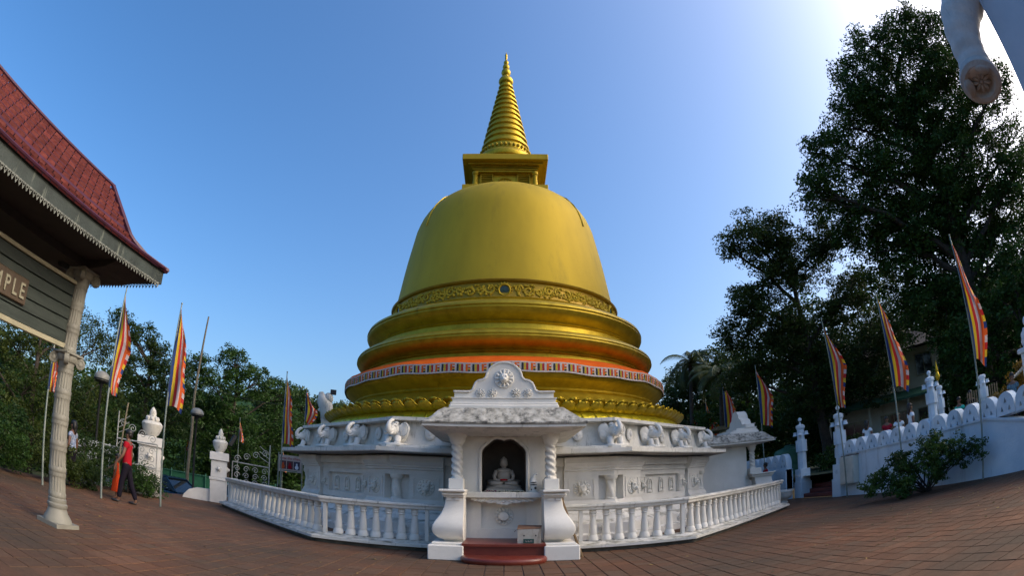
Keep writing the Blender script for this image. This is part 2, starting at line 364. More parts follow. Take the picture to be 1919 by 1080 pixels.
for i in range(-40, 40):
    run = None
    for j in range(-43, 165):
        free = (i, j) not in done
        if free and run is None: run = j
        if (not free or j == 164) and run is not None:
            m.add([(i*TS, run*TS, -.003), ((i+1)*TS, run*TS, -.003), ((i+1)*TS, j*TS, -.003), (i*TS, j*TS, -.003)], [(0, 1, 2, 3)]); run = None
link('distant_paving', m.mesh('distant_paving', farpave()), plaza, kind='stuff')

# ------------------------------------------------------------------ the golden stupa
st = thing('stupa', 'great golden bell shaped stupa with ringed spire on a white octagonal elephant base', 'stupa', (0, D, 0))
m = MB()   # octagonal white plinth (radii are apothems)
m.octa([(7.05, -.02), (7.05, .16), (6.95, .20), (6.95, .42), (6.85, .46), (6.72, .50), (6.62, .62), (6.5, .66), (6.4, .78), (6.2, .82), (6.1, .84), (6.1, 2.06), (6.3, 2.06)])
base = part('plinth', m, WH, st, smooth=False)
m = MB(); m.octa([(6.0, 2.055), (6.97, 2.055), (6.99, 2.075), (6.99, 2.17), (6.6, 2.175), (6.0, 2.175)])
corn = part('cornice_slab', m, [WH2], st, smooth=False)
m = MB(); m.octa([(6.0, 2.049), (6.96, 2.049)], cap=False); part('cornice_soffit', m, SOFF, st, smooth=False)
m = MB(); m.octa([(6.6, 2.17), (6.6, 2.25), (6.45, 2.27), (6.2, 2.29), (6.14, 2.86), (6.36, 2.862), (6.40, 2.87), (6.40, 2.95), (6.0, 2.955), (5.6, 2.955)])
part('elephant_frieze_wall', m, WH2, st, smooth=False)
# corner pavilions
A0 = 6.1; rc = A0/math.cos(R_(22.5)); c22, s22 = math.cos(R_(22.5)), math.sin(R_(22.5))
def cpt(t): return (t*c22, -rc+abs(t)*s22)
def pavil():
    m = MB(); L = 1.12
    pr = lambda z0, z1, o: [(-.02, z0), (o, z0), (o, z1), (-.02, z1)]
    for a, b in ((-L, -.30), (.30, L)): m.sweep([cpt(a), cpt(b)], pr(.8, 1.60, .2))
    m.sweep([cpt(-L), cpt(0), cpt(L)], [(-.02, 1.55), (.203, 1.55), (.203, 1.66), (.25, 1.68), (.25, 1.72), (.29, 1.74), (.29, 1.77), (.35, 1.84), (.37, 1.86), (.37, 2.0), (-.02, 2.0)])
    m.sweep([cpt(-L-.03), cpt(0), cpt(L+.03)], [(-.02, .78), (.26, .78), (.26, .84), (.22, .90), (.203, .95), (-.02, .95)])
    for s in (-1, 1):   # sunk panel frames round the heads
        for a, b, z0, z1 in ((.38, .42, 1.0, 1.5), (.98, 1.02, 1.0, 1.5), (.42, .98, 1.0, 1.04), (.42, .98, 1.46, 1.5)):
            m.sweep([cpt(s*a), cpt(s*b)] if s > 0 else [cpt(s*b), cpt(s*a)], [(.19, z0), (.222, z0), (.222, z1), (.19, z1)])
    return m
pavm = pavil().mesh('corner_pavilion', WH)
m = MB(); twist(m, (0, 0), .115, .95, 1.46, 1.2, 3); m.lathe([(.13, 1.44), (.17, 1.5), (.17, 1.56), (.1, 1.57)], 16); m.lathe([(.15, .94), (.15, .98), (.12, 1.0)], 16)
twm = m.mesh('twisted_column', WCLEAN, True)
def lion():
    m = MB(); rosette(m, (0, 0, 0), .21, 12, .06)
    m.ell((0, -.07, .0), (.10, .07, .12)); m.ell((0, -.14, -.05), (.055, .06, .05)); m.ell((-.045, -.13, .045), (.03, .03, .022)); m.ell((.045, -.13, .045), (.03, .03, .022))
    m.ell((-.08, -.08, .09), (.03, .03, .03)); m.ell((.08, -.08, .09), (.03, .03, .03)); m.ell((0, -.11, -.11), (.05, .04, .025))
    return m
lionm = lion().mesh('carved_lion_head', WCLEAN, True)
def arche():
    m = MB(); pts = [(math.cos(a)*.11, -.01, .12+math.sin(a)*.13) for a in np.linspace(0, math.pi, 12)]
    m.tube([(.11, -.01, -.14)]+pts+[(-.11, -.01, -.14)], .022, 6); m.ell((0, 0, .04), (.055, .04, .11)); m.ell((0, -.01, .17), (.03, .03, .035)); m.ell((0, -.005, -.1), (.09, .04, .045))
    return m
archm = arche().mesh('carved_figure_niche', WCLEAN, True)
def wallp():
    m = MB(); y = -A0
    m.box(-1.40, 1.40, y-.10, y+.02, 1.53, 2.0); m.box(-1.40, 1.40, y-.15, y-.098, 1.66, 1.70); m.box(-1.40, 1.40, y-.2, y-.098, 1.80, 2.0)
    for x0, x1 in ((-1.40, -.98), (.98, 1.40)):
        m.box(x0, x1, y-.10, y+.02, .8, 1.53)
        for a, b, z0, z1 in ((x0+.04, x0+.07, 1.0, 1.5), (x1-.07, x1-.04, 1.0, 1.5), (x0+.07, x1-.07, 1.0, 1.03), (x0+.07, x1-.07, 1.47, 1.5)): m.box(a, b, y-.122, y-.098, z0, z1)
    m.box(-.98, .98, y-.10, y+.02, .8, .98)
    return m
wallm = wallp().mesh('wall_panel', WH)
mstep = MB(); rosette(mstep, (0, 0, 0), .085, 7, .04); stepm = mstep.mesh('plinth_rosette', WCLEAN, True)
def elephant():
    m = MB()
    m.ell((0, .08, .27), (.24, .22, .26), 16, 10); m.ell((0, -.10, .40), (.135, .17, .17), 16, 10); m.ell((0, -.22, .35), (.105, .14, .13), 14, 8)
    m.ell((-.055, -.12, .53), (.07, .08, .055)); m.ell((.055, -.12, .53), (.07, .08, .055))
    for s in (-1, 1):
        E3 = Euler((.1, s*.12, s*.55)); m.ell((s*.235, -.05, .40), (.14, .022, .155), 16, 8, E3); m.ell((s*.25, -.045, .28), (.095, .022, .12), 12, 8, E3); m.tube([(s*(.235+.13*math.cos(a)), -.075+s*0, .39+.165*math.sin(a)) for a in (np.linspace(-1.9, 1.6, 9) if s > 0 else np.linspace(math.pi+1.9, math.pi-1.6, 9))], .018, 5)
        m.tube([(s*.14, -.16, .20), (s*.145, -.20, .06), (s*.145, -.22, .03)], [.085, .078, .085], 10); m.ell((s*.145, -.24, .035), (.085, .085, .035))
        m.tube([(s*.075, -.28, .30), (s*.09, -.38, .25), (s*.085, -.44, .28)], [.026, .02, .007], 7)
        m.ell((s*.10, -.20, .44), (.02, .018, .014)); m.tube([(s*.07, -.235, .46), (s*.105, -.21, .465), (s*.12, -.17, .45)], .010, 4)
    m.tube([(0, -.26, .36), (0, -.34, .33), (.005, -.40, .36), (.01, -.41, .43), (.015, -.38, .50), (.02, -.33, .56), (.03, -.27, .60), (.04, -.23, .585)], [.095, .082, .07, .062, .055, .048, .040, .034], 12)
    for q in range(4): m.tube([(-.055+.006*q, -.40-.01*(q % 2), .375+.035*q), (.01, -.46+.005*q, .39+.035*q), (.07-.006*q, -.40, .375+.035*q)], .008, 4)
    m.box(-.3, .3, -.36, .2, -.04, .035)
    return m
elm = elephant().mesh('elephant_figure', WCLEAN, 'all')
mr_ = MB(); mr_.ell((0, 0, 0), (.13, .05, .17)); mr_.ell((0, -.03, .02), (.07, .05, .09)); relm = mr_.mesh('carved_boss', WH, True)
for k in range(8):
    a = R_(45*k); M = Matrix.Rotation(a, 4, 'Z')
    wp = link('wall_panel', wallm, st, rot=(0, 0, a))
    for x, mm, z in ((-.62, archm, 1.17), (0, archm, 1.17), (.62, archm, 1.17), (-1.19, lionm, 1.25), (1.19, lionm, 1.25)):
        link('carved_lion_head' if mm is lionm else 'carved_figure_niche', mm, wp, (x, -A0-(.10 if mm is lionm else .02), z), sc=(.78,)*3 if mm is lionm else (1, 1, 1))
    for x in np.linspace(-2.2, 2.2, 9): link('plinth_rosette', stepm, base, M @ Vector((x, -6.955, .31)), (0, 0, a))
    b = R_(45*k+22.5)
    pv = link('corner_pavilion', pavm, st, rot=(0, 0, b))
    link('twisted_column', twm, pv, (0, -rc-.06, 0))
    for s in (-1, 1):
        x, y = cpt(s*.70); link('carved_lion_head', lionm, pv, (x+s*s22*.2, y-c22*.2, 1.25), (0, 0, s*R_(22.5)))
    link('elephant_figure', elm, st, M @ Vector((.88, -6.24, 2.26)), (0, 0, a)); link('elephant_figure', elm, st, M @ Vector((-.88, -6.24, 2.26)), (0, 0, a))
    link('elephant_figure', elm, st, Matrix.Rotation(b, 4, 'Z') @ Vector((0, -6.70, 2.26)), (0, 0, b))
    for x in (-1.75, 0, 1.75): link('carved_boss', relm, st, M @ Vector((x, -6.22, 2.58)), (0, 0, a))
# gold mouldings
P = [(5.9, 2.95), (5.9, 3.06), (5.72, 3.10), (5.70, 3.34), (5.62, 3.56), (5.5, 3.62), (5.36, 3.70), (5.30, 3.80), (5.22, 3.86), (5.26, 3.90), (5.22, 3.96),
     (5.30, 4.06), (5.44, 4.15), (5.52, 4.26), (5.545, 4.38), (5.53, 4.48), (5.44, 4.58), (5.2, 4.70), (4.86, 4.80), (4.80, 4.98), (4.86, 5.02), (4.82, 5.08),
     (4.98, 5.12), (5.12, 5.2), (5.2, 5.30), (5.23, 5.36), (5.20, 5.41), (5.22, 5.44), (5.19, 5.50), (5.08, 5.58), (4.80, 5.66), (4.66, 5.72), (4.62, 5.88), (4.68, 5.93), (4.62, 5.98),
     (4.70, 6.03), (4.82, 6.12), (4.90, 6.22), (4.925, 6.28), (4.90, 6.33), (4.93, 6.37), (4.90, 6.45), (4.74, 6.55), (4.42, 6.66), (4.22, 6.72), (4.16, 6.78), (4.18, 6.82), (4.12, 6.85)]
m = MB(); m.lathe(P, 160, cap=False); part('base_mouldings', m, GOLDD, st)
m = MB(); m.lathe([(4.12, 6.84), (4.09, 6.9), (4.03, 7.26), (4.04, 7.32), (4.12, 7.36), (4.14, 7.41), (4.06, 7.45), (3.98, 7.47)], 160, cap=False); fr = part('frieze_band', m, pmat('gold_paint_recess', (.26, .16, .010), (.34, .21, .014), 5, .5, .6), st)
m = MB()
def frz(u, z, o=0.): # u metres round the band, o outward
    a = u/4.06; r = 4.075-(z-6.85)*.14+o; return (r*math.sin(a), -r*math.cos(a), z)
nm = 6; per = 2*math.pi*4.06/nm; r2 = random.Random(3)
for k in range(nm):
    u0 = k*per
    for q in range(6):
        uc = u0+per*(q+.9)/6.8; sgn = 1 if q % 2 else -1
        for sp, rr in ((1, .17), (-1, .14)):
            cx = uc+sp*.15; cz = 7.08+sgn*sp*.035; pts = []
            for t in np.linspace(0, 1, 13):
                ang = sp*sgn*(t*8.2)+.6*q; rad = rr*(1-.8*t); pts.append(frz(cx+rad*math.cos(ang), cz+rad*math.sin(ang), .015+.02*t))
            m.tube(pts, list(np.linspace(.042, .026, 13)), 5)
        for _ in range(20): m.ell(frz(uc+r2.uniform(-.34, .34), 7.08+r2.uniform(-.18, .18), .02), (.055, .055, .04), 6, 4, Euler((r2.uniform(-1, 1), r2.uniform(-1, 1), 0)))
    m.tube([frz(u0+.3+t*(per-.6), 7.08+.13*math.sin(t*6*math.pi), .01) for t in np.linspace(0, 1, 60)], .022, 5)
part('scroll_relief', m, GOLD, fr)
for k in range(nm):
    a = 2*math.pi*k/nm
    m = MB(); m.T = Matrix.Rotation(a, 4, 'Z') @ Matrix.Translation((0, -4.05, 7.07)) @ Matrix.Rotation(R_(90+8), 4, 'X')
    m.lathe([(.20, -.02), (.20, .05), (.17, .085), (.135, .05), (.135, .0)], 28, cap=False)
    for q in range(16): m.ell((.225*math.cos(q*math.pi/8), .225*math.sin(q*math.pi/8), .02), (.03, .03, .03), 6, 4)
    f = part('medallion_ring', m, GOLD, st)
    m = MB(); m.T = Matrix.Rotation(a, 4, 'Z') @ Matrix.Translation((0, -4.05, 7.07)) @ Matrix.Rotation(R_(98), 4, 'X'); m.lathe([(.138, .03), (.10, .035), (.0001, .04)], 24, cap=False); part('medallion_disc', m, MEDM, f)
m = MB(); m.lathe([(3.98, 7.46), (3.95, 7.7), (3.86, 8.2), (3.76, 8.8), (3.67, 9.3), (3.58, 9.75), (3.51, 10.1), (3.43, 10.5), (3.36, 10.72), (3.27, 10.95), (3.16, 11.15), (3.03, 11.35), (2.87, 11.53), (2.69, 11.69), (2.48, 11.84), (2.2, 11.98), (1.85, 12.09), (1.4, 12.17), (.8, 12.22)], 160, cap=False)
part('dome', m, GOLD, st)
# lightning straps on the dome shoulders
for s in (-1, 1):
    m = MB(); a = s*R_(52)
    m.tube([(r*math.sin(a), -r*math.cos(a), z) for r, z in ((2.0, 12.07), (2.49, 11.86), (2.88, 11.55), (3.17, 11.17), (3.37, 10.74), (3.44, 10.5), (3.52, 10.2))], .022, 5); part('lightning_strap', m, GOLDD, st)
# lotus petals
def petal(w, pts, cup, th=.018, nu=8):
    m = MB(); vs = []; nv = len(pts)
    for lay in (0, 1):
        for i, (y, z, ws) in enumerate(pts):
            for j in range(nu+1):
                u = -1+2*j/nu; vs.append((u*w*ws, y+abs(u)**2.2*cup*.6, z+lay*th+abs(u)**2*cup))
    fs = []; k = nu+1
    for i in range(nv-1):
        for j in range(nu): a = i*k+j; fs.append((a, a+1, a+k+1, a+k)); b = a+nv*k; fs.append((b, b+k, b+k+1, b+1))
    bd = [i*k for i in range(nv)]+[(nv-1)*k+j for j in range(1, nu+1)]+[i*k+nu for i in range(nv-2, -1, -1)]
    for a, b in zip(bd, bd[1:]): fs.append((a, a+nv*k, b+nv*k, b))
    return m.add(vs, fs)
pu = petal(.205, [(-5.76, 3.19, 1.05), (-5.90, 3.20, 1.08), (-6.02, 3.235, 1.06), (-6.11, 3.285, 1.0), (-6.165, 3.33, .88), (-6.20, 3.37, .66), (-6.22, 3.395, .38), (-6.225, 3.405, .08)], .028).mesh('lotus_petal', GOLDD, 'all')
pb = petal(.19, [(-5.62, 3.33, 1.05), (-5.80, 3.36, 1.08), (-5.92, 3.41, 1.02), (-6.0, 3.465, .86), (-6.03, 3.50, .62), (-6.045, 3.52, .34), (-6.05, 3.53, .06)], .025).mesh('lotus_petal', GOLDD, 'all')
pl = petal(.20, [(-5.88, 3.24, .96), (-5.96, 3.18, 1.0), (-6.02, 3.11, 1.0), (-6.06, 3.04, .98), (-6.09, 2.98, .92), (-6.10, 2.962, .8)], -.03).mesh('lotus_petal', PETU, 'all')
for k in range(96):
    a = 2*math.pi*k/96; h = math.pi/96
    link('lotus_petal', pu, st, rot=(0, 0, a), loc=(0, 0, rnd.uniform(-.006, .006))); link('lotus_petal', pb, st, rot=(0, 0, a+h)); link('lotus_petal', pl, st, rot=(0, 0, a+h))
# square harmika on the dome
ha = link('harmika', None, st)
m = MB(); m.bevbox(-1.62, 1.62, -1.62, 1.62, 11.98, 12.26, .015); part('harmika_base', m, GOLD, ha, smooth=False)
m = MB(); m.box(-1.0, 1.0, -1.0, 1.0, 12.25, 13.4)
for r, z0, z1 in ((1.22, 13.08, 13.16), (1.28, 13.16, 13.2), (1.32, 13.24, 13.28), (1.45, 13.30, 13.4)): m.box(-r, r, -r, r, z0, z1)
part('harmika_wall', m, GOLDD, ha, smooth=False)
m = MB(); m.bevbox(-1.66, 1.66, -1.66, 1.66, 13.39, 13.66, .02); part('harmika_slab', m, GOLD, ha, smooth=False)
mc = MB(); mc.lathe([(.15, 0), (.15, .05), (.12, .09), (.115, .12), (.1, .3), (.085, .62), (.1, .66), (.08, .69), (.12, .74), (.12, .84)], 16); colm = mc.mesh('corner_column', GOLD, True)
ms = MB(); ms.box(-.25, .25, -.05, .05, 0, .06); ms.box(-.25, -.21, -.05, .05, .06, .8); ms.box(.21, .25, -.05, .05, .06, .8); ms.box(-.25, .25, -.05, .05, .8, .86)
for q in range(9): ms.add([(-.21, -.04, .075+q*.08), (.21, -.04, .075+q*.08), (.21, .0, .14+q*.08), (-.21, .0, .14+q*.08)], [(0, 1, 2, 3)])
shm = ms.mesh('louvred_shutter', GOLD)
mw = MB(); rosette(mw, (0, 0, 0), .30, 12, .09); mw.T = Matrix.Rotation(R_(90), 4, 'X')
mw.lathe([(.36, 0), (.36, .05), (.32, .07), (.30, .02)], 28, cap=False); whm = mw.mesh('carved_wheel', GOLD, True)
for k in range(4):
    M = Matrix.Rotation(R_(90*k), 4, 'Z')
    link('corner_column', colm, ha, M @ Vector((-1.16, -1.16, 12.25)))
    for x in (-.72, .72): link('louvred_shutter', shm, ha, M @ Vector((x, -1.03, 12.22)), (0, 0, R_(90*k)))
    link('carved_wheel', whm, ha, M @ Vector((0, -1.0, 12.55)), (0, 0, R_(90*k)))
m = MB()
pr = [(1.0, 13.65), (.98, 13.72), (.98, 13.86), (1.02, 13.92), (1.10, 13.94), (1.13, 13.99), (1.10, 14.04), (1.18, 14.07), (1.21, 14.16), (1.19, 14.3), (1.13, 14.38), (1.08, 14.40), (1.05, 14.44), (1.06, 14.47), (1.04, 14.5), (1.05, 14.62), (1.02, 14.70)]
nr = 12
for i in range(nr):
    t0 = (i/nr)**.94; z = 14.74+t0*4.05; r = 1.0-.735*t0; dz = 4.05*((((i+1)/nr)**.94)-t0)
    pr += [(r-.075, z), (r-.065, z+dz*.25), (r+.012, z+dz*.42), (r+.018, z+dz*.60), (r-.012, z+dz*.74), (r-.10, z+dz*.82)]
pr += [(.22, 18.82), (.23, 18.87), (.31, 18.93), (.345, 19.02), (.33, 19.14), (.26, 19.28), (.17, 19.38), (.13, 19.42), (.13, 19.46), (.20, 19.54), (.225, 19.66), (.20, 19.80), (.13, 19.88), (.10, 19.91), (.15, 19.98), (.165, 20.07), (.14, 20.17), (.08, 20.22), (.075, 20.25), (.115, 20.32), (.12, 20.40), (.09, 20.48), (.05, 20.53), (.045, 20.62), (.06, 20.72), (.05, 20.82), (.065, 20.92), (.04, 21.0), (.015, 21.08), (.01, 21.15)]
m.lathe(pr, 64); sp = part('spire', m, GOLDD, st)
m = MB()
for k in range(36):
    a = 2*math.pi*k/36; m.ell((1.06*math.sin(a), -1.06*math.cos(a), 14.6), (.07, .07, .085), 8, 5)
for k in range(12):
    a = 2*math.pi*k/12; m.tube([(1.0*math.sin(a+t), -1.0*math.cos(a+t), 13.74+.12*math.cos(t*12)) for t in np.linspace(-.2, .2, 9)], .035, 5)
part('spire_beading', m, GOLD, sp)['kind'] = 'stuff'
# a wild sprig rooted on the moulding
# ------------------------------------------------------------------ cloth banner with printed flags, wrapped round the widest ring
bn = thing('cloth_banner', 'orange cloth banner edged with rows of small printed flags wrapped round the gold ring', 'banner', (0, D, 0))
m = MB(); n = 240; vs = []
rb = [(4.90, 4.83), (5.12, 4.79), (5.32, 4.70), (5.47, 4.62), (5.555, 4.535)]
for j in range(n):
    a = 2*math.pi*j/n; sag = .02*math.sin(a*9)+.015*math.sin(a*23+1)
    for i, (r, z) in enumerate(rb):
        e = (.05*math.sin(a*31)+.04*math.sin(a*57+2)) if i == 0 else 0
        vs.append(((r+.02+e)*math.sin(a), -(r+.02+e)*math.cos(a), z+.012+sag*(i > 2)))
k = len(rb); fs = [(j*k+i, ((j+1) % n)*k+i, ((j+1) % n)*k+i+1, j*k+i+1) for j in range(n) for i in range(k-1)]
m.add(vs, fs); part('orange_cloth', m, ORANGE, bn)
m = MB(); nf = 84
def bz(a): return .02*math.sin(a*9)+.015*math.sin(a*23+1)-.05*max(0, math.sin(a-.9))**6
def bp(a, f, o=0): r = 5.585+o; return (r*math.sin(a), -r*math.cos(a), 4.545-.27*f+bz(a))
seg = 4
for j in range(nf*seg):
    a0, a1 = 2*math.pi*j/(nf*seg), 2*math.pi*(j+1)/(nf*seg); m.add([bp(a0, 0), bp(a1, 0), bp(a1, 1), bp(a0, 1)], [(0, 3, 2, 1)], 0)
for j in range(nf):
    a = 2*math.pi*j/nf; w = 2*math.pi/nf
    for q, mi in enumerate((1, 2, 3, 0, 4)):
        a0 = a+w*(.06+q*.145); a1 = a0+w*.125; m.add([bp(a0, .14, .005), bp(a1, .14, .005), bp(a1, .84, .005), bp(a0, .84, .005)], [(0, 3, 2, 1)], mi)
    for q, mi in enumerate((4, 0, 3, 2, 1)):
        a0 = a+w*.785; a1 = a0+w*.15; f0 = .14+q*.14; m.add([bp(a0, f0, .006), bp(a1, f0, .006), bp(a1, f0+.13, .006), bp(a0, f0+.13, .006)], [(0, 3, 2, 1)], mi)
part('flag_border', m, [BANW, FK, FY, FR, ORANGE], bn, smooth=False)

# ------------------------------------------------------------------ shrine (front one; a second stands at the stupa's right)
RS = 9.3      # distance of the shrine's foot from the stupa's axis; local y = world y - (D - RS)
def shrine(label):
    o = D-RS; t = thing('shrine', label, 'shrine', (0, D-RS, 0), 0, None)
    Y = lambda y: y-o
    m = MB()   # body walls with the arched niche left open
    arch = [(-.42, 1.98), (-.41, 2.03), (-.37, 2.09), (-.31, 2.14), (-.25, 2.20), (-.19, 2.245), (-.12, 2.265), (-.05, 2.255), (0, 2.235), (.05, 2.255), (.12, 2.265), (.19, 2.245), (.25, 2.20), (.31, 2.14), (.37, 2.09), (.41, 2.03), (.42, 1.98)]
    yf, yb = Y(10.55), Y(13.05)
    m.box(-.84, -.42, yf, Y(11.35), 1.2, 2.40); m.box(.42, .84, yf, Y(11.35), 1.2, 2.40); m.box(-.84, .84, Y(11.35), yb, 1.2, 2.40)
    vs = []
    for x, z in arch: vs += [(x, yf, z), (x, yf, 2.40), (x, Y(11.35), z), (x, Y(11.35), 2.40)]
    for i in range(len(arch)-1): b = i*4; m.add([vs[b], vs[b+4], vs[b+5], vs[b+1], vs[b+2], vs[b+6]], [(0, 1, 2, 3), (4, 5, 1, 0)])
    m.box(-.84, .84, Y(10.62), yb, .0, 1.2)
    part('wall', m, WCLEAN, t, smooth=False)
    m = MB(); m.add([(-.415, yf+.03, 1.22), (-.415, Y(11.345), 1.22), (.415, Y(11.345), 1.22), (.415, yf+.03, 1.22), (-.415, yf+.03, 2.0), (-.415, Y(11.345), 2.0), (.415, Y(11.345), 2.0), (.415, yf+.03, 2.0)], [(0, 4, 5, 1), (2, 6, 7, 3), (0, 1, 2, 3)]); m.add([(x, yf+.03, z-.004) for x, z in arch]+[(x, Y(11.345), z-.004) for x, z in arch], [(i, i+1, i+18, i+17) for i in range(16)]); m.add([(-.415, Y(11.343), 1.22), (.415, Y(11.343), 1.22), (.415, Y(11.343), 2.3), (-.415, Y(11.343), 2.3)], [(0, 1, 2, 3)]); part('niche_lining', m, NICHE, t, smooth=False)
    m = MB(); m.tube([(-.45, yf-.005, 1.22)]+[(x*1.07, yf-.005, z+.02) for x, z in arch]+[(.45, yf-.005, 1.22)], .032, 6, sc=(1, 1)); part('arch_moulding', m, WCLEAN, t)
    # base and lower panel
    m = MB(); m.box(-.70, -.42, Y(10.40), Y(10.63), .3, 1.1); m.box(.42, .70, Y(10.40), Y(10.63), .3, 1.1); m.box(-.42, .42, Y(10.40), Y(10.63), .3, .50); m.box(-.42, .42, Y(10.40), Y(10.63), .98, 1.1)
    m.box(-.42, .42, Y(10.47), Y(10.63), .50, .98); part('lower_panel', m, WCLEAN, t, smooth=False)
    m = MB(); m.bevbox(-.73, .73, Y(10.12), Y(10.62), 1.10, 1.215, .012); part('sill', m, WH2, t, smooth=False)
    m = MB(); pts = []
    for i in range(41):
        x = -.60+1.2*i/40; u = abs(x)/.6; pts.append((x, 1.085-.085*(1-u)**.6-.022*abs(math.sin(u*11))-(.02 if u < .1 else 0)))
    m.prism([(-.6, 1.10)]+pts+[(.6, 1.10)], Y(10.20), Y(10.30)); 
    for q in range(9):
        x = -.5+q*.125; m.ell((x, Y(10.20), 1.06-.03*(1-abs(x)/.6)), (.05, .02, .022), 8, 5, Euler((0, .5 if x > 0 else -.5, 0)))
    part('carved_apron', m, WCLEAN, t)
    m = MB(); rosette(m, (0, Y(10.47), .74), .185, 12, .05); m.T = Matrix.Translation((0, Y(10.46), .74)) @ Matrix.Rotation(R_(90), 4, 'X'); m.lathe([(.1, .05), (.085, .09), (.001, .11)], 20); part('round_medallion', m, WCLEAN, t)
    # scroll pedestals
    for s in (-1, 1):
        p = link('pedestal', None, t)
        m = MB(); m.bevbox(*sorted((s*.67, s*1.27)), Y(9.22), Y(10.15), 0, .27, .015); m.bevbox(*sorted((s*.68, s*1.22)), Y(9.36), Y(10.1), .27, .305, .008); part('pedestal_base', m, WCLEAN, p, smooth=False)
        m = MB(); sec = [(.305, 1.02, 9.62), (.34, 1.04, 9.58), (.345, 1.06, 9.56), (.38, 1.13, 9.50), (.44, 1.195, 9.45), (.52, 1.225, 9.42), (.60, 1.215, 9.42), (.68, 1.18, 9.45), (.76, 1.12, 9.50), (.84, 1.07, 9.55), (.94, 1.03, 9.58), (1.05, 1.01, 9.59), (1.12, 1.005, 9.59)]
        vs = []; nn = 0
        for z, xo, yf_ in sec:
            ring = [(.69, yf_), (.8, yf_), (xo-.03, yf_), (xo-.008, yf_+.008), (xo, yf_+.03), (xo, 10.3), (.69, 10.3)]
            nn = len(ring); vs += [(s*x, Y(y), z) for x, y in ring]
        fs = []
        for i in range(len(sec)-1):
            for j in range(nn):
                q = (i*nn+j, i*nn+(j+1) % nn, (i+1)*nn+(j+1) % nn, (i+1)*nn+j); fs.append(q if s > 0 else q[::-1])
        m.add(vs, fs); part('scroll_body', m, WCLEAN, p)
        m = MB(); m.bevbox(*sorted((s*.68, s*1.045)), Y(9.54), Y(10.42), 1.115, 1.14, .006); m.bevbox(*sorted((s*.67, s*1.07)), Y(9.50), Y(10.44), 1.14, 1.195, .02); m.bevbox(*sorted((s*.66, s*1.12)), Y(9.45), Y(10.46), 1.21, 1.255, .012); m.box(*sorted((s*.67, s*1.05)), Y(9.52), Y(10.44), 1.19, 1.215)
        for x in (.75, .9): m.box(*sorted((s*x, s*(x+.09))), Y(9.57), Y(9.6), 1.06, 1.115)
        part('pedestal_cap', m, WCLEAN, p, smooth=False)
        m = MB(); m.bevbox(*sorted((s*.73, s*1.0)), Y(10.02), Y(10.5), 1.25, 1.46, .01); part('column_block', m, WCLEAN, p, smooth=False)
        m = MB(); twist(m, (s*.87, Y(10.33)), .105, 1.45, 2.14, 5.5, 3, nz=60); m.lathe([(.12, 1.455), (.12, 1.48), (.1, 1.5)], 18, (s*.87, Y(10.33))); m.lathe([(.11, 2.12), (.15, 2.2), (.15, 2.24), (.19, 2.30), (.2, 2.38)], 18, (s*.87, Y(10.33)))
        part('twisted_column', m, WCLEAN, t)
    # roof
    m = MB(); y0, y1 = Y(9.58), Y(12.9)
    m.box(-1.45, 1.45, y0, y1, 2.385, 2.44); part('fascia', m, WH2, t, smooth=False)
    m = MB(); m.add([(-1.44, y0+.01, 2.384), (1.44, y0+.01, 2.384), (1.44, y1, 2.384), (-1.44, y1, 2.384), (-.9, Y(10.3), 2.30), (.9, Y(10.3), 2.30), (.9, y1, 2.30), (-.9, y1, 2.30)], [(1, 0, 4, 5), (2, 1, 5, 6), (0, 3, 7, 4), (4, 7, 6, 5)])
    part('soffit', m, WH2, t, smooth=False)
    m = MB(); r3 = random.Random(5)
    levels = [(1.47, 9.56, 12.92, 2.44), (1.475, 9.555, 12.92, 2.47), (1.42, 9.61, 12.9, 2.50), (1.30, 9.74, 12.85, 2.60), (1.18, 9.85, 12.8, 2.70), (1.08, 9.94, 12.75, 2.78), (.2, 10.3, 12.5, 2.80)]
    NS = 26; vs = []
    for li, (x, ya, yb_, z) in enumerate(levels):
        ring = [(-x+2*x*i/NS, ya) for i in range(NS)]+[(x, ya+(yb_-ya)*i/NS) for i in range(NS)]+[(x-2*x*i/NS, yb_) for i in range(NS)]+[(-x, yb_-(yb_-ya)*i/NS) for i in range(NS)]
        j = .012 if 0 < li < 6 else 0
        vs += [(a+r3.uniform(-j, j), Y(b)+r3.uniform(-j, j), z+r3.uniform(-j, j)) for a, b in ring]
    k = NS*4; m.add(vs, [(i*k+j, i*k+(j+1) % k, (i+1)*k+(j+1) % k, (i+1)*k+j) for i in range(6) for j in range(k)]+[tuple(6*k+j for j in range(k))])
    part('roof', m, WTHER, t)
    # pediment
    m = MB(); py0, py1 = Y(10.14), Y(10.66)
    m.bevbox(-1.02, 1.02, py0-.09, py1+.6, 2.76, 2.86, .02); m.bevbox(-1.0, 1.0, py0-.05, py1+.5, 2.86, 2.905, .01); m.box(-.96, .96, py0-.02, py1+.3, 2.90, 2.99)
    out = [(-.93, 2.985), (-.93, 3.125), (-.66, 3.135), (-.60, 3.17), (-.57, 3.24), (-.54, 3.31), (-.48, 3.355), (-.40, 3.37), (-.36, 3.40)]+[(-.34*math.cos(a), 3.40+.31*math.sin(a)) for a in np.linspace(.12, math.pi-.12, 19)]+[(.36, 3.40), (.40, 3.37), (.48, 3.355), (.54, 3.31), (.57, 3.24), (.60, 3.17), (.66, 3.135), (.93, 3.125), (.93, 2.985)]
    m.prism(out, py0+.04, py1-.1); m.box(-.985, .985, py0-.035, py1, 2.985, 3.0)
    part('pediment', m, WCLEAN, t, smooth=False)
    m = MB(); m.tube([(x*.985, py0+.04, z-.012) for x, z in out[2:-2]], .022, 6); m.bevbox(-.95, -.64, py0, py0+.06, 3.105, 3.14, .008); m.bevbox(.64, .95, py0, py0+.06, 3.105, 3.14, .008); part('pediment_moulding', m, WH2, t)
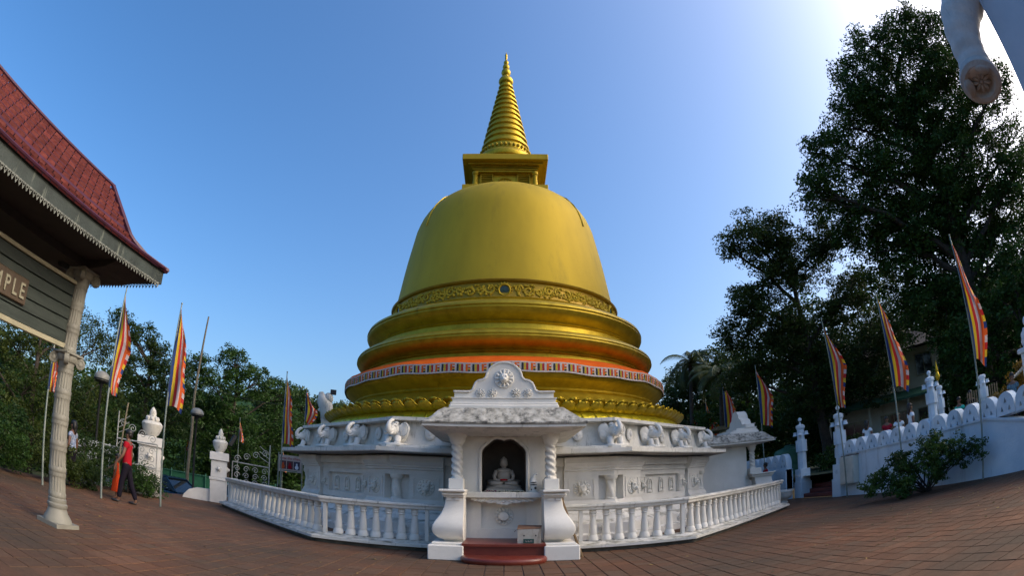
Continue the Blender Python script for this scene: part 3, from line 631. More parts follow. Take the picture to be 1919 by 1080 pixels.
    m = MB(); rosette(m, (0, py0+.04, 3.38), .185, 12, .05); m.ell((0, py0-.02, 3.38), (.085, .07, .10)); m.ell((0, py0-.08, 3.35), (.045, .04, .04)); m.ell((-.035, py0-.07, 3.41), (.025, .02, .02)); m.ell((.035, py0-.07, 3.41), (.025, .02, .02)); part('carved_lion_head', m, WCLEAN, t)
    for x in (-.445, -.22, .22, .445): m = MB(); rosette(m, (x, py0+.04, 3.10), .085, 8, .04); part('small_rosette', m, WCLEAN, t)
    return t
sh = shrine('white niche shrine with seated stone figure, pedestals and lion pediment, facing the viewer')
sh2 = clone(sh, (RS, D, 0), R_(90), 'white niche shrine seen side-on behind the far right end of the balustrade')
gsh = 'niche shrines round the stupa'; sh['group'] = gsh; sh2['group'] = gsh

# seated stone figure inside the niche
t = thing('seated_statue', 'small grey stone figure seated cross-legged inside the front shrine niche', 'statue', (0.0, 10.93, 1.215))
m = MB(); m.bevbox(-.31, .31, -.16, .16, 0, .075, .02); m.lathe([(.30, .07), (.31, .10), (.28, .13)], 24, scy=.55); part('statue_base', m, STONE, t); t.scale = (1.12, 1.12, 1.12)
m = MB()
m.ell((0, 0, .29), (.115, .08, .13), 16, 10); m.ell((0, 0, .385), (.135, .07, .05), 16, 8); m.ell((0, .02, .19), (.15, .11, .07)); 
for s in (-1, 1):
    m.tube([(s*.125, 0, .385), (s*.165, -.01, .29), (s*.155, -.04, .22), (s*.06, -.12, .195)], [.04, .035, .032, .024], 8)
    m.tube([(s*.09, .0, .16), (s*.26, -.06, .155), (s*.20, -.13, .15), (s*.02, -.145, .15)], [.065, .06, .045, .03], 8)
m.tube([(0, 0, .40), (0, -.005, .46)], [.04, .036], 8); m.ell((0, -.01, .525), (.068, .068, .088), 14, 10)
m.ell((0, .005, .575), (.062, .06, .045)); m.ell((0, .01, .62), (.026, .026, .02)); m.ell((0, -.072, .51), (.010, .014, .016)); m.ell((0, -.064, .485), (.018, .01, .006))
for s in (-1, 1): m.ell((s*.06, 0, .505), (.010, .014, .032)); m.ell((s*.022, -.062, .525), (.010, .006, .005))
for q in range(5):
    m.tube([(-.03+q*.012, -.15, .20-.002*q), (-.005+q*.012, -.165, .195)], [.008, .006], 5)
part('figure', m, STONE, t, smooth='all')
m = MB(); m.ell((0, -.15, .215), (.07, .035, .018)); part('red_cloth_in_lap', m, CRED, t)
m = MB(); r4 = random.Random(9)
for q in range(170):
    x = r4.uniform(-.38, .38); y = r4.uniform(10.60, 10.74); c = 1 if x < -.13 and r4.random() < .6 else (2 if r4.random() < .18 else 0); s = r4.uniform(.010, .02)
    m.ell((x, y, 1.222+r4.uniform(0, .022)), (s, s*.8, s*.6), 6, 4, Euler((r4.uniform(-1, 1), r4.uniform(-1, 1), 0)), mi=c)
o = part('flower_offerings', m, [FLOW, FLOP, LF2], None); o['label'] = 'scattered white and purple flower offerings on the front shrine sill'; o['category'] = 'flowers'; o['kind'] = 'stuff'
# small painted conch-like statuette on the sill
t = thing('statuette', 'small white bird-like statuette with dark painted marks on the right of the shrine sill', 'statuette', (.55, 10.36, 1.215))
m = MB(); m.lathe([(.085, 0), (.09, .02), (.06, .04), (.055, .07), (.075, .12), (.078, .17), (.065, .22), (.05, .26), (.035, .29)], 18, scy=.8); m.tube([(0, 0, .26), (.03, -.01, .33), (.06, -.01, .36), (.075, -.01, .33)], [.04, .032, .022, .012], 8); part('body', m, WCLEAN, t)
m = MB()
for z, w in ((.175, .055), (.135, .06)): m.tube([(-w, -.055, z), (0, -.068, z+.006), (w, -.05, z+.012)], [.006, .013, .006], 6)
m.ell((.035, -.055, .075), (.022, .01, .025)); m.ell((-.04, -.045, .04), (.012, .01, .025)); m.ell((.05, -.025, .335), (.009, .02, .009)); part('painted_marks', m, BLACK, t)['kind'] = 'stuff'
# red painted step
t = thing('front_step', 'dark red painted step with a rounded lower tread between the shrine pedestals', 'step', (0, 9.3, 0))
m = MB(); m.box(-.68, .68, -.0, 1.1, 0, .26); m.box(-.70, .70, -.05, 1.1, .26, .305); part('upper_tread', m, RED, t, smooth=False)
m = MB(); arc = [(.71*math.sin(a), -.06-.52*max(0, math.cos(a))**.75) for a in np.linspace(-math.pi/2, math.pi/2, 25)]
vs = []; zz = [(0, .0), (.015, 1.0), (.05, 1.02), (.085, 1.0), (.10, .97), (.105, .9)]
for z, f in [(0, .98), (.02, 1.0), (.06, 1.01), (.09, .99), (.105, .95)]: vs += [(x*f, y*f if y < -.06 else y, z) for x, y in arc]+[(.68, .05, z), (-.68, .05, z)]
k = len(arc)+2; m.add(vs, [(i*k+j, i*k+(j+1) % k, (i+1)*k+(j+1) % k, (i+1)*k+j) for i in range(4) for j in range(k)]+[tuple(4*k+j for j in range(k))]); part('rounded_tread', m, RED, t)
# cardboard box
t = thing('cardboard_box', 'open pale cardboard box with brown lid flap standing on the red step', 'box', (.44, 9.55, .305), -.08)
m = MB()
for b in ((-.2, .2, -.12, -.114), (-.2, .2, .114, .12)): m.box(b[0], b[1], b[2], b[3], 0, .26)
m.box(-.2, -.194, -.114, .114, 0, .26); m.box(.194, .2, -.114, .114, 0, .26); m.box(-.194, .194, -.114, .114, 0, .006); part('carton', m, BOXM, t, smooth=False)
m = MB(); m.add([(-.21, -.125, .25), (.2, -.122, .27), (.21, .13, .30), (-.20, .14, .31), (-.21, -.125, .255), (.2, -.122, .275), (.21, .13, .306), (-.20, .14, .316)], [(0, 1, 2, 3), (7, 6, 5, 4), (0, 4, 5, 1), (1, 5, 6, 2)]); m.add([(-.21, -.13, .25), (-.2, -.13, .26), (-.25, -.1, .20), (-.26, -.06, .21)], [(0, 1, 2, 3)]); part('lid_flap', m, BROWN, t, smooth=False)
for x in (-.09, .11): part('hand_hole', MB().ell((x, -.121, .14), (.013, .003, .016), 8, 5), BLACK, t)
m = MB(); m.box(-.10, .08, -.17, -.16, .004, .085); lb = part('printed_card', m, GREENL, t, smooth=False)
m = MB()
for x in (-.06, -.02): m.box(x, x+.03, -.173, -.1701, .03, .038); m.box(x, x+.006, -.173, -.1701, .03, .062)
m.tube([(.02, -.172, .055), (.045, -.172, .06), (.05, -.172, .04), (.025, -.172, .03), (.02, -.172, .055)], .003, 4); part('print_marks', m, BANW, lb)
# wooden stick leaning on the pedestal
m = MB(); m.tube([(0, 0, 0), (-.16, .16, .52), (-.34, .30, 1.13)], [.026, .024, .02], 7)
o = part('wooden_stick', m, pmat('old_stick_wood', (.10, .06, .02), (.16, .10, .04), 8, .7), None); o.location = (1.36, 9.62, 0); o['label'] = 'brown wooden stick leaning against the right shrine pedestal'; o['category'] = 'stick'

# ------------------------------------------------------------------ balustrades
def bal_lathe():
    m = MB()
    m.box(-.085, .085, -.085, .085, 0, .05); m.lathe([(.112, .05), (.108, .10), (.095, .14), (.083, .165), (.078, .172), (.083, .18), (.084, .19), (.08, .26), (.072, .36), (.063, .46), (.055, .54), (.053, .565), (.07, .575), (.073, .59), (.06, .602), (.058, .61), (.07, .628), (.075, .645), (.07, .665), (.06, .68), (.075, .69), (.075, .70)], 14)
    return m.mesh('baluster', WCLEAN, True)
balm = bal_lathe()
AB = 8.62; TT = math.tan(R_(22.5))
def octpt(a, s, t):   # s: -1 left, +1 right; t metres beyond the front corner along the slanting side (negative: on the front side)
    if t <= 0: return (s*(a*TT+t), D-a)
    return (s*(a*TT+t*math.cos(R_(45))), D-a+t*math.sin(R_(45)))
def balustrade(s, label):
    t = thing('balustrade', label, 'balustrade', (s*3.6, D-AB, 0), 0, 'balustrades round the stupa')
    ox, oy = s*3.6, D-AB
    L = 2*AB*TT*.975; x0 = 1.12
    pts = [octpt(AB, s, -(AB*TT-x0)), octpt(AB, s, 0.0), octpt(AB, s, L)]
    P_ = [(x-ox, y-oy) for x, y in pts]; ns = 1 if s > 0 else -1
    m = MB(); m.sweep(P_, [(-.16, .0), (.25, .0), (.25, .07), (-.16, .07)], nsign=ns); part('footing', m, pmat('damp_footing_%d' % s, (.05, .045, .035), (.12, .11, .08), 4, .9), t, smooth=False)
    m = MB(); m.sweep(P_, [(-.18, .07), (.26, .07), (.345, .085), (.345, .135), (.30, .15), (.17, .16), (.13, .19), (-.16, .20), (-.18, .18)], nsign=ns); part('base_slab', m, WH2, t, smooth=False)
    m = MB(); m.sweep(P_, [(-.13, .83), (-.1, .815), (.09, .815), (.12, .83), (.13, .88), (.155, .895), (.155, .925), (.135, .94), (-.135, .94), (-.155, .925), (-.155, .895)], nsign=ns); part('rail', m, WH2, t, smooth=False)
    def post(tt, w=.035):
        p = octpt(AB+.03, s, tt); m = MB(); m.box(-w, w, -.05, .05, .19, .82); part('post', m, WCLEAN, t, smooth=False, loc=(p[0]-ox, p[1]-oy, 0), rot=(0, 0, s*R_(45) if tt > .01 else 0))
    f0 = -(AB*TT-1.45); post(f0); post(-.06)
    for q in range(7): p = octpt(AB, s, f0+(-.06-f0)*(q+1)/8); link('baluster', balm, t, (p[0]-ox, p[1]-oy, .155), sc=(1, 1, .945))
    a, b = .12, L-.18; mid = a+(b-a)*.53; post(mid); post(b)
    for q in range(11): p = octpt(AB, s, a+(mid-a)*(q+.5)/11); link('baluster', balm, t, (p[0]-ox, p[1]-oy, .155), (0, 0, R_(45)), sc=(1, 1, .945))
    for q in range(10): p = octpt(AB, s, mid+(b-mid)*(q+.5)/10); link('baluster', balm, t, (p[0]-ox, p[1]-oy, .155), (0, 0, R_(45)), sc=(1, 1, .945))
    return t
balustrade(-1, 'stained white balustrade to the left of the front shrine, ending at the urn gatepost')
balustrade(1, 'stained white balustrade to the right of the front shrine, ending near the red steps')
# concrete planter beyond the right end
t = thing('planter', 'round white ribbed planter bowl beyond the right end of the balustrade', 'planter', (9.75, 17.5, 0))
m = MB(); m.lathe([(.16, 0), (.18, .04), (.12, .10), (.14, .14), (.26, .2), (.34, .3), (.36, .42), (.38, .44), (.38, .5), (.34, .5), (.32, .42)], 24, flute=24, fd=.05, cap=False); part('bowl', m, WH, t)
m = MB(); m.lathe([(.33, .43), (.001, .44)], 16, cap=False); part('soil', m, EARTH, t)

# ------------------------------------------------------------------ foliage, trees
def leafmesh(name, lobes, mat, dens=9., leaves=34, ls=.13, cr=.42, seed=1, droop=.25, shell=.55, extra=None, flat=1.0):
    g = np.random.default_rng(seed); C = []
    for x, y, z, r in lobes:
        n = max(3, int(dens*r*r)); d = g.normal(size=(n, 3)); d /= np.linalg.norm(d, axis=1)[:, None]
        rad = r*(shell+(1-shell)*g.random(n)**.6)*g.uniform(.72, 1.16, n); C.append(np.array([x, y, z])+d*rad[:, None]*np.array([1, 1, .9*flat]))
    C = np.concatenate(C); n = len(C)*leaves
    base = np.repeat(C, leaves, 0); crs = np.repeat(g.uniform(.6, 1.35, len(C)), leaves)
    off = g.normal(size=(n, 3)); off /= np.linalg.norm(off, axis=1)[:, None]; off *= (g.random(n)**.45*cr*crs)[:, None]; off[:, 2] *= .62
    P_ = base+off; P_[:, 2] -= droop*np.hypot(off[:, 0], off[:, 1])*.5
    u = g.normal(size=(n, 3)); u[:, 2] *= .6; u /= np.linalg.norm(u, axis=1)[:, None]
    v = np.cross(u, g.normal(size=(n, 3))); v /= np.linalg.norm(v, axis=1)[:, None]
    s = ls*g.uniform(.6, 1.3, n)[:, None]; w = .5
    V = np.empty((n, 4, 3), dtype=np.float32)
    V[:, 0] = P_-u*s*.5; V[:, 1] = P_+v*s*w*.5-u*s*.05; V[:, 2] = P_+u*s*.6; V[:, 3] = P_-v*s*w*.5-u*s*.05
    me = bpy.data.meshes.new(name); me.vertices.add(n*4); me.vertices.foreach_set('co', V.ravel())
    me.loops.add(n*4); me.loops.foreach_set('vertex_index', np.arange(n*4, dtype=np.int32)); me.polygons.add(n)
    me.polygons.foreach_set('loop_start', np.arange(0, n*4, 4, dtype=np.int32)); me.polygons.foreach_set('loop_total', np.full(n, 4, dtype=np.int32))
    me.materials.append(mat); me.update(calc_edges=True); me.validate(); return me, C
def limb(m, a, b, r0, r1, rr, n=6, wob=.12):
    a, b = Vector(a), Vector(b); L = (b-a).length; pts = []; k = max(3, int(L/.9)+2)
    for i in range(k+1):
        t = i/k; p = a.lerp(b, t); w = math.sin(t*math.pi)*wob*L*.5
        pts.append(p+Vector((rr.uniform(-w, w)*.5, rr.uniform(-w, w)*.5, w*.35+rr.uniform(-w, w)*.2)))
    m.tube(pts, [r0+(r1-r0)*(i/k) for i in range(k+1)], n); return pts
def tree(label, base, lobes, mat, tr=.3, group=None, seed=1, name='tree', fork=.35, **kw):
    bx, by, bz = base; t = thing(name, label, 'tree', base, 0, group)
    lo = [(x-bx, y-by, z-bz, r) for x, y, z, r in lobes]; rr = random.Random(seed); kw['dens'] = kw.get('dens', 9)*2.3
    me, C = leafmesh('crown', [(a, b, c, d*1.08) for a, b, c, d in lo], mat, seed=seed, **kw); link('crown', me, t)
    zs = [l[2] for l in lo]; cx = sum(l[0] for l in lo)/len(lo); cy = sum(l[1] for l in lo)/len(lo); top = max(zs); bot = min(zs)
    h0 = max(bot*.6, top*fork*.5, .5)
    m = MB(); m.tube([(0, 0, -.3), (.02, 0, .1), (cx*.1, cy*.1, h0*.5), (cx*.35, cy*.35, h0)], [tr*1.5, tr*1.1, tr*.9, tr*.75], 10)
    m.tube([(cx*.35, cy*.35, h0), (cx*.7, cy*.7, h0+(top-h0)*.4), (cx, cy, h0+(top-h0)*.75), (cx*1.05, cy*1.05, top-.3)], [tr*.75, tr*.5, tr*.3, tr*.08], 8)
    axis = lambda z: Vector((cx*min(1, .35+.65*(z-h0)/max(.1, (top-h0)*.75)), cy*min(1, .35+.65*(z-h0)/max(.1, (top-h0)*.75)), z))
    for x, y, z, r in lo:
        za = max(h0*.9, z-max(1.0, math.hypot(x-cx, y-cy)*.7)); a = axis(za)
        pts = limb(m, a, (x, y, z), tr*.34, tr*.10, rr, 6)
        for q in range(5):
            d = Vector((rr.gauss(0, 1), rr.gauss(0, 1), rr.gauss(.2, 1))).normalized(); limb(m, pts[rr.randrange(len(pts)//2, len(pts))], Vector((x, y, z))+d*r*.85, tr*.10, .012, rr, 4, .15)
    part('trunk', m, BARK, t); return t
BIG = [(20.3, 12.7, 20.3, 1.8), (19.0, 14.6, 20.4, 1.8), (21.9, 12.0, 19.4, 2.0), (17.0, 15.5, 18.6, 1.4), (19.8, 15.3, 18.0, 2.4), (22.2, 13.6, 16.7, 2.7), (22.6, 10.6, 15.4, 1.6), (16.9, 17.0, 16.3, 1.8), (19.3, 15.9, 14.7, 2.6), (21.7, 14.3, 13.5, 2.7), (24.2, 12.0, 13.5, 1.6), (14.8, 17.6, 14.8, 1.3), (23.6, 13.1, 10.5, 2.3), (15.2, 18.6, 13.0, 1.7), (17.7, 17.7, 12.2, 2.2), (20.3, 16.3, 10.9, 2.6), (22.5, 14.9, 8.5, 2.5), (14.1, 18.2, 13.3, 1.0), (18.6, 18.2, 8.7, 2.2), (21.0, 16.9, 6.9, 2.2), (23.4, 15.4, 5.7, 2.0), (17.1, 16.8, 13.7, 1.6), (23.1, 12.0, 11.5, 1.4), (16.8, 15.7, 17.0, 1.1)]
MID = [(9.9, 18.5, 10.8, 1.0), (11.2, 18.3, 11.0, 0.9), (9.1, 18.9, 10.4, 0.5), (11.0, 19.0, 9.8, 1.1), (9.9, 19.7, 8.4, 1.0), (11.1, 19.5, 7.7, 1.4), (12.8, 19.1, 10.0, 1.5), (9.8, 20.8, 7.2, 0.9), (10.8, 20.3, 6.1, 1.3), (12.8, 20.3, 6.5, 1.5), (13.2, 20.0, 4.7, 1.7), (14.1, 19.4, 5.4, 1.5), (13.9, 18.3, 10.7, 1.1), (15.2, 18.6, 8.5, 1.1), (14.2, 19.3, 7.6, 0.9), (10.3, 21.7, 5.6, 1.1), (16.1, 19.1, 4.8, 1.5), (16.5, 18.7, 6.6, 1.3)]
def push(L, k): return [(x*k, y*k, 1.3+(z-1.3)*k, r*k) for x, y, z, r in L]
MID = push(MID, 1.12)
BIG += [(18.4, 15.8, 16.6, 1.7), (20.6, 14.5, 15.2, 2.2), (20.6, 15.2, 12.4, 2.2), (18.4, 17.0, 10.6, 2.0), (22.0, 15.4, 10.6, 2.2), (19.4, 17.2, 7.2, 2.2), (16.6, 18.2, 11.0, 1.6), (20.8, 12.8, 17.8, 1.8), (24.4, 11.4, 8.4, 2.0), (21.6, 16.6, 4.4, 2.2), (24.6, 13.4, 3.8, 2.2)]
tree('very tall dark broadleaf tree towering over the white terrace wall at the right', (20.5, 15.5, .9), BIG, LF1, .55, None, 11, dens=7.6, leaves=84, ls=.165, cr=.60, shell=.3)
tree('spreading dark tree leaning towards the stupa beyond the red entrance steps', (15.5, 22.8, .9), MID, LF2, .32, None, 12, dens=17, leaves=64, ls=.14, cr=.46, shell=.35)
gb = 'trees behind the right-hand terrace'
BACK = [(13.5, 39.8, 9.0, 1.3), (14.1, 37.4, 7.7, 1.6), (14.8, 35.0, 6.6, 1.5), (13.6, 37.6, 5.6, 1.4), (14.9, 32.8, 5.9, 1.5), (15.4, 29.2, 4.2, 1.7), (15.6, 25.6, 3.7, 1.5), (17.1, 24.6, 3.4, 1.5), (13.5, 33.4, 4.6, 1.4)]
tree('rounded dark tree below the coconut palms at the stupa\'s right edge', (13.8, 37.8, -1), BACK[:2]+[BACK[3]]+[(13.0, 38.5, 7.2, 1.6), (12.2, 40, 6.4, 1.6), (15.2, 36.2, 9.4, 1.6), (16.4, 35, 8.6, 1.8), (12.2, 38, 4.2, 1.6), (11.4, 38.6, 5.6, 1.3), (14.5, 38, 3.5, 1.8)], LF2, .25, gb, 21, dens=10, leaves=34, ls=.24, cr=.55)
tree('dense dark tree behind the side shrine and its flags', (15, 33.5, .9), BACK[2:3]+BACK[4:6]+[BACK[8], (15.6, 33, 2.8, 1.7), (13.6, 31, 2.6, 1.5), (16.5, 31, 6.8, 1.9), (17.8, 30.5, 4.8, 1.9), (17, 29, 8.6, 1.9)], LF1, .25, gb, 22, dens=10, leaves=34, ls=.24, cr=.55)
tree('shady tree overhanging the top of the entrance steps', (18.5, 27.5, .9), [(15.8, 25.6, 4.6, 1.7), (17.1, 24.9, 5.2, 1.8), (18.8, 26.2, 5.4, 2.0), (20.2, 25.2, 7.0, 2.1), (19.0, 27.5, 3.2, 1.8), (18.0, 26.5, 9.0, 2.2), (21.5, 25.5, 10, 2.2), (17.5, 29, 3.0, 2.0)], LF1, .3, gb, 23, dens=9, leaves=34, ls=.22, cr=.55)
tree('dark low tree behind the white house on the terrace', (27.5, 26, .9), [(24, 28, 7, 2.4), (26, 25, 8, 2.6), (28, 22, 7.5, 2.6), (25.5, 27, 4, 2.2), (29, 23, 4.5, 2.4), (30, 19, 6, 2.6), (23, 30, 4, 2.2)], LF1, .35, gb, 24, dens=8, leaves=34, ls=.28, cr=.7)
tree('dark leafy tree behind the bell pillar at the far right', (19.5, 12.2, .9), [(18.2, 14.2, 4.6, 1.4), (19.3, 12.4, 5.4, 1.6), (20.2, 10.6, 5.2, 1.6), (21.0, 12.4, 6.8, 1.8), (19.4, 11.0, 3.4, 1.3), (18.4, 13.6, 3.0, 1.2), (19.0, 9.2, 4.2, 1.4), (20.8, 8.6, 6.5, 1.7), (17.8, 15.4, 3.6, 1.2)], LF1, .22, gb, 25, dens=13, leaves=34, ls=.18, cr=.45)
# left side
L1 = [(-15.6, 10.9, 3.6, 1.1), (-14.8, 11.9, 3.8, 1.1), (-14.6, 13.6, 4.9, 1.0), (-14.4, 10.9, 2.0, 1.1), (-13.3, 12.1, 2.4, 1.1), (-13.9, 14.4, 4.6, 0.8), (-12.6, 12.9, 1.7, 0.9), (-13.2, 10.7, 0.7, 0.9), (-13.6, 14.7, 3.0, 0.9), (-14.0, 9.7, 0.9, 0.9), (-12.4, 11.7, 0.7, 0.7), (-15.8, 9.2, 3.2, 1.2), (-16.6, 8.0, 3.6, 1.2), (-15.4, 8.2, 1.6, 1.1)]
L2 = [(-17.2, 19.5, 6.5, 0.7), (-17.1, 20.9, 6.7, 0.8), (-17.4, 20.6, 5.1, 1.1), (-16.4, 21.5, 5.9, 0.8), (-15.8, 21.9, 4.8, 1.2), (-16.8, 21.1, 3.5, 1.1), (-16.0, 23.0, 3.1, 1.1), (-17.6, 19.1, 7.0, 0.6), (-16.0, 23.0, 5.8, 0.7)]
L3 = [(-18.4, 28.6, 7.0, 1.0), (-16.5, 29.7, 7.7, 1.2), (-17.2, 29.3, 5.6, 1.7), (-15.6, 31.3, 6.8, 1.4), (-14.7, 33.9, 6.7, 1.3), (-16.1, 29.9, 3.5, 1.7), (-14.5, 32.9, 4.4, 1.6), (-18.2, 28.7, 3.4, 1.4), (-15.6, 31.3, 2.0, 1.4), (-19.2, 29.5, 4.6, 1.5)]
L4 = [(-16.3, 40.9, 7.6, 1.0), (-15.3, 42.3, 7.1, 1.1), (-16.5, 40.8, 5.2, 1.5), (-14.8, 43.6, 6.6, 1.4), (-15.2, 41.3, 3.7, 1.8), (-16.4, 38.7, 2.5, 1.5), (-14.1, 45.9, 7.5, 0.9), (-18.6, 41, 6.8, 1.6), (-18.5, 40, 3.5, 1.9)]
gl = 'trees beyond the left gate'
tree('feathery olive green tree filling the left edge behind the fluted column', (-14.5, 11.5, -.6), L1, LF3, .18, gl, 31, dens=26, leaves=60, ls=.085, cr=.34, shell=.3, droop=.6)
tree('light green tree with flat layered crown behind the two large left flags', (-16.8, 21, -1), L2, LF2, .2, gl, 32, dens=26, leaves=50, ls=.12, cr=.34, shell=.4)
tree('broad dark tree behind the tall bamboo pole', (-16.8, 30, -1), L3, LF1, .3, gl, 33, dens=15, leaves=50, ls=.16, cr=.45, shell=.4)
tree('distant tree sloping down to the stupa behind the hanging notice', (-16, 42, -1), L4, LF2, .3, gl, 34, dens=13, leaves=34, ls=.26, cr=.55, shell=.4)
# far woods that read as one mass, both sides
def wood(name, label, pts, mat, seed, ls=.45):
    me, _ = leafmesh(name, pts, mat, dens=4.5, leaves=44, ls=ls, cr=1.1, seed=seed, shell=.5)
    o = link(name, me, None, label=label, category='woods', kind='stuff'); return o
g = random.Random(4); pts = []
for k in range(52):
    a = R_(-78+k*1.2); d = 34+g.uniform(0, 10)+(8 if k > 36 else 0)-(14 if k < 22 else 0); top = (6.0 if k > 20 else 4.6)+g.uniform(-.6, .5)
    for z in (0, 2.2, top-1.4): pts.append((math.sin(a)*d+g.uniform(-1, 1), math.cos(a)*d+g.uniform(-1, 1), z*1.0, 1.7))
wood('left_woods', 'dark mass of woodland closing the view beyond the left gate', pts, LF1, 41, .34)
pts = []
for k in range(48):
    a = R_(14+k*1.5); d = 46+g.uniform(0, 10)-(12 if k > 20 else 0); top = 8.5+g.uniform(-1, 1)+(2 if k > 12 else -1.5)
    for z in (1, 3.6, 6.2, top-1.5): pts.append((math.sin(a)*d+g.uniform(-1, 1), math.cos(a)*d+g.uniform(-1, 1), z, 2.2))
wood('right_woods', 'dark mass of woodland behind the terrace and the house', pts, LF1, 42, .4)
# hill behind
m = MB(); vs = []; nn = 40; r5 = random.Random(8)
for i in range(nn+1):
    a = R_(-70+i*3.6); h = 9+9*math.exp(-((math.degrees(a)+24)/13)**2)+r5.uniform(-.6, .6)
    vs += [(math.sin(a)*88, math.cos(a)*88, -2), (math.sin(a)*100, math.cos(a)*100, h*.75), (math.sin(a)*120, math.cos(a)*120, h), (math.sin(a)*150, math.cos(a)*150, -2)]
m.add(vs, [(i*4+j, (i+1)*4+j, (i+1)*4+j+1, i*4+j+1) for i in range(nn) for j in range(3)])
hill = link('hill', m.mesh('hill', LF1, 'all'), kind='structure')
pts = [(math.sin(a)*d, math.cos(a)*d, (9+9*math.exp(-((math.degrees(a)+24)/13)**2))*(.85 if d > 105 else .6), 2.6) for a in [R_(-46+q*.9) for q in range(56)] for d in (112, 101)]
me, _ = leafmesh('hillside_canopy', pts, LF1, dens=1.6, leaves=30, ls=1.0, cr=2.2, seed=5); o = link('hillside_canopy', me, hill, kind='stuff')
# palms
def palm(label, base, h, seed, fl=2.6, lean=(.3, .2)):
    r = random.Random(seed); t = thing('coconut_palm', label, 'palm', base, 0, 'coconut palms beside the stupa')
    top = Vector((lean[0], lean[1], h)); m = MB(); m.tube([(0, 0, -.2), (lean[0]*.1, lean[1]*.1, h*.4), (lean[0]*.5, lean[1]*.5, h*.75), top], [.2, .15, .13, .12], 10); part('trunk', m, BARK, t)
    for k in range(20):
        a = k*2.4+r.uniform(-.2, .2); el = r.uniform(-.35, 1.15); m = MB(); L = fl*r.uniform(.8, 1.1); pts = []; p = top.copy(); e = el
        for i in range(10):
            pts.append(p.copy()); p = p+Vector((math.cos(a)*math.cos(e), math.sin(a)*math.cos(e), math.sin(e)))*L/9; e -= .24
        m.tube(pts, [.035-.003*i for i in range(10)], 4)
        side = Vector((-math.sin(a), math.cos(a), 0))
        for i in range(1, 10):
            for q in range(4):
                c = pts[i-1].lerp(pts[i], q/4); ll = .62*math.sin(math.pi*min(.97, (i+q/4)/10.5)); dd = (pts[i]-pts[i-1]).normalized()
                for s in (-1, 1):
                    tip = c+side*s*ll*.8+dd*ll*.45+Vector((0, 0, -ll*.55)); w = dd*.035; m.add([c-w, c+w, tip], [(0, 1, 2)])
        part('frond', m, LFP, t, smooth=False)
palm('tall coconut palm whose crown rises just right of the gold rings', (12.6, 35.4, -1), 10.4, 1)
palm('coconut palm standing behind the pair of palms, with upright fronds', (14.2, 37, -1), 10.0, 2)
palm('lower coconut palm half hidden by the big tree', (13.0, 31.0, -1), 8.6, 3)

# ------------------------------------------------------------------ right-hand terrace wall
def wx(y): return 10.8+.35/11*(y-5)
wl = thing('terrace_wall', 'long blue-white limewashed terrace wall topped with pierced scalloped merlons at the right', 'wall', (11.0, 10, 0))
WY0, WY1 = 4.0, 15.75
m = MB(); vs = []
wallpts = [(WY0, 1.0), (5.5, 1.08), (7.0, 1.12), (8.4, 1.43), (9.2, 1.46), (15.75, 1.46)]
T = MB(); pa = [(wx(y)-11.0, y-10) for y, z in wallpts]
for (y0, z0), (y1, z1) in zip(wallpts, wallpts[1:]):
    a, b = wx(y0)-11, wx(y1)-11; T.add([(a, y0-10, 0), (b, y1-10, 0), (b, y1-10, z1), (a, y0-10, z0), (a+.30, y0-10, 0), (b+.30, y1-10, 0), (b+.30, y1-10, z1), (a+.30, y0-10, z0)], [(1, 0, 3, 2), (4, 5, 6, 7), (3, 7, 6, 2), (0, 1, 5, 4)])
T.add([(wx(WY1)-11, WY1-10, 0), (wx(WY1)-10.7, WY1-10, 0), (wx(WY1)-10.7, WY1-10, 1.46), (wx(WY1)-11, WY1-10, 1.46)], [(0, 1, 2, 3)])
part('wall_face', T, BLUEW, wl, smooth=False)
m = MB(); m.tube([(wx(y)-11.01, y-10, z-.03) for y, z in wallpts], .035, 4, sc=(1, 1.2)); part('wall_moulding', m, BLUEW, wl, smooth=False)
def merlon(w=.62, h=.40, th=.22):
    m = MB(); a = [( -w/2*math.cos(t), .10+ (h-.10)*math.sin(t)) for t in np.linspace(0, math.pi, 15)]
    out = [(-w/2, -.08)]+a+[(w/2, -.08)]
    tri = [((-.055, .19), (.055, .19), (0, .32)), ((-.185, .01), (-.085, .01), (-.135, .13)), ((.085, .01), (.185, .01), (.135, .13))]
    m.prism(out, -th/2, th/2)
    return m, tri
mm_, tri = merlon(); merm = mm_.mesh('merlon', BLUEW)
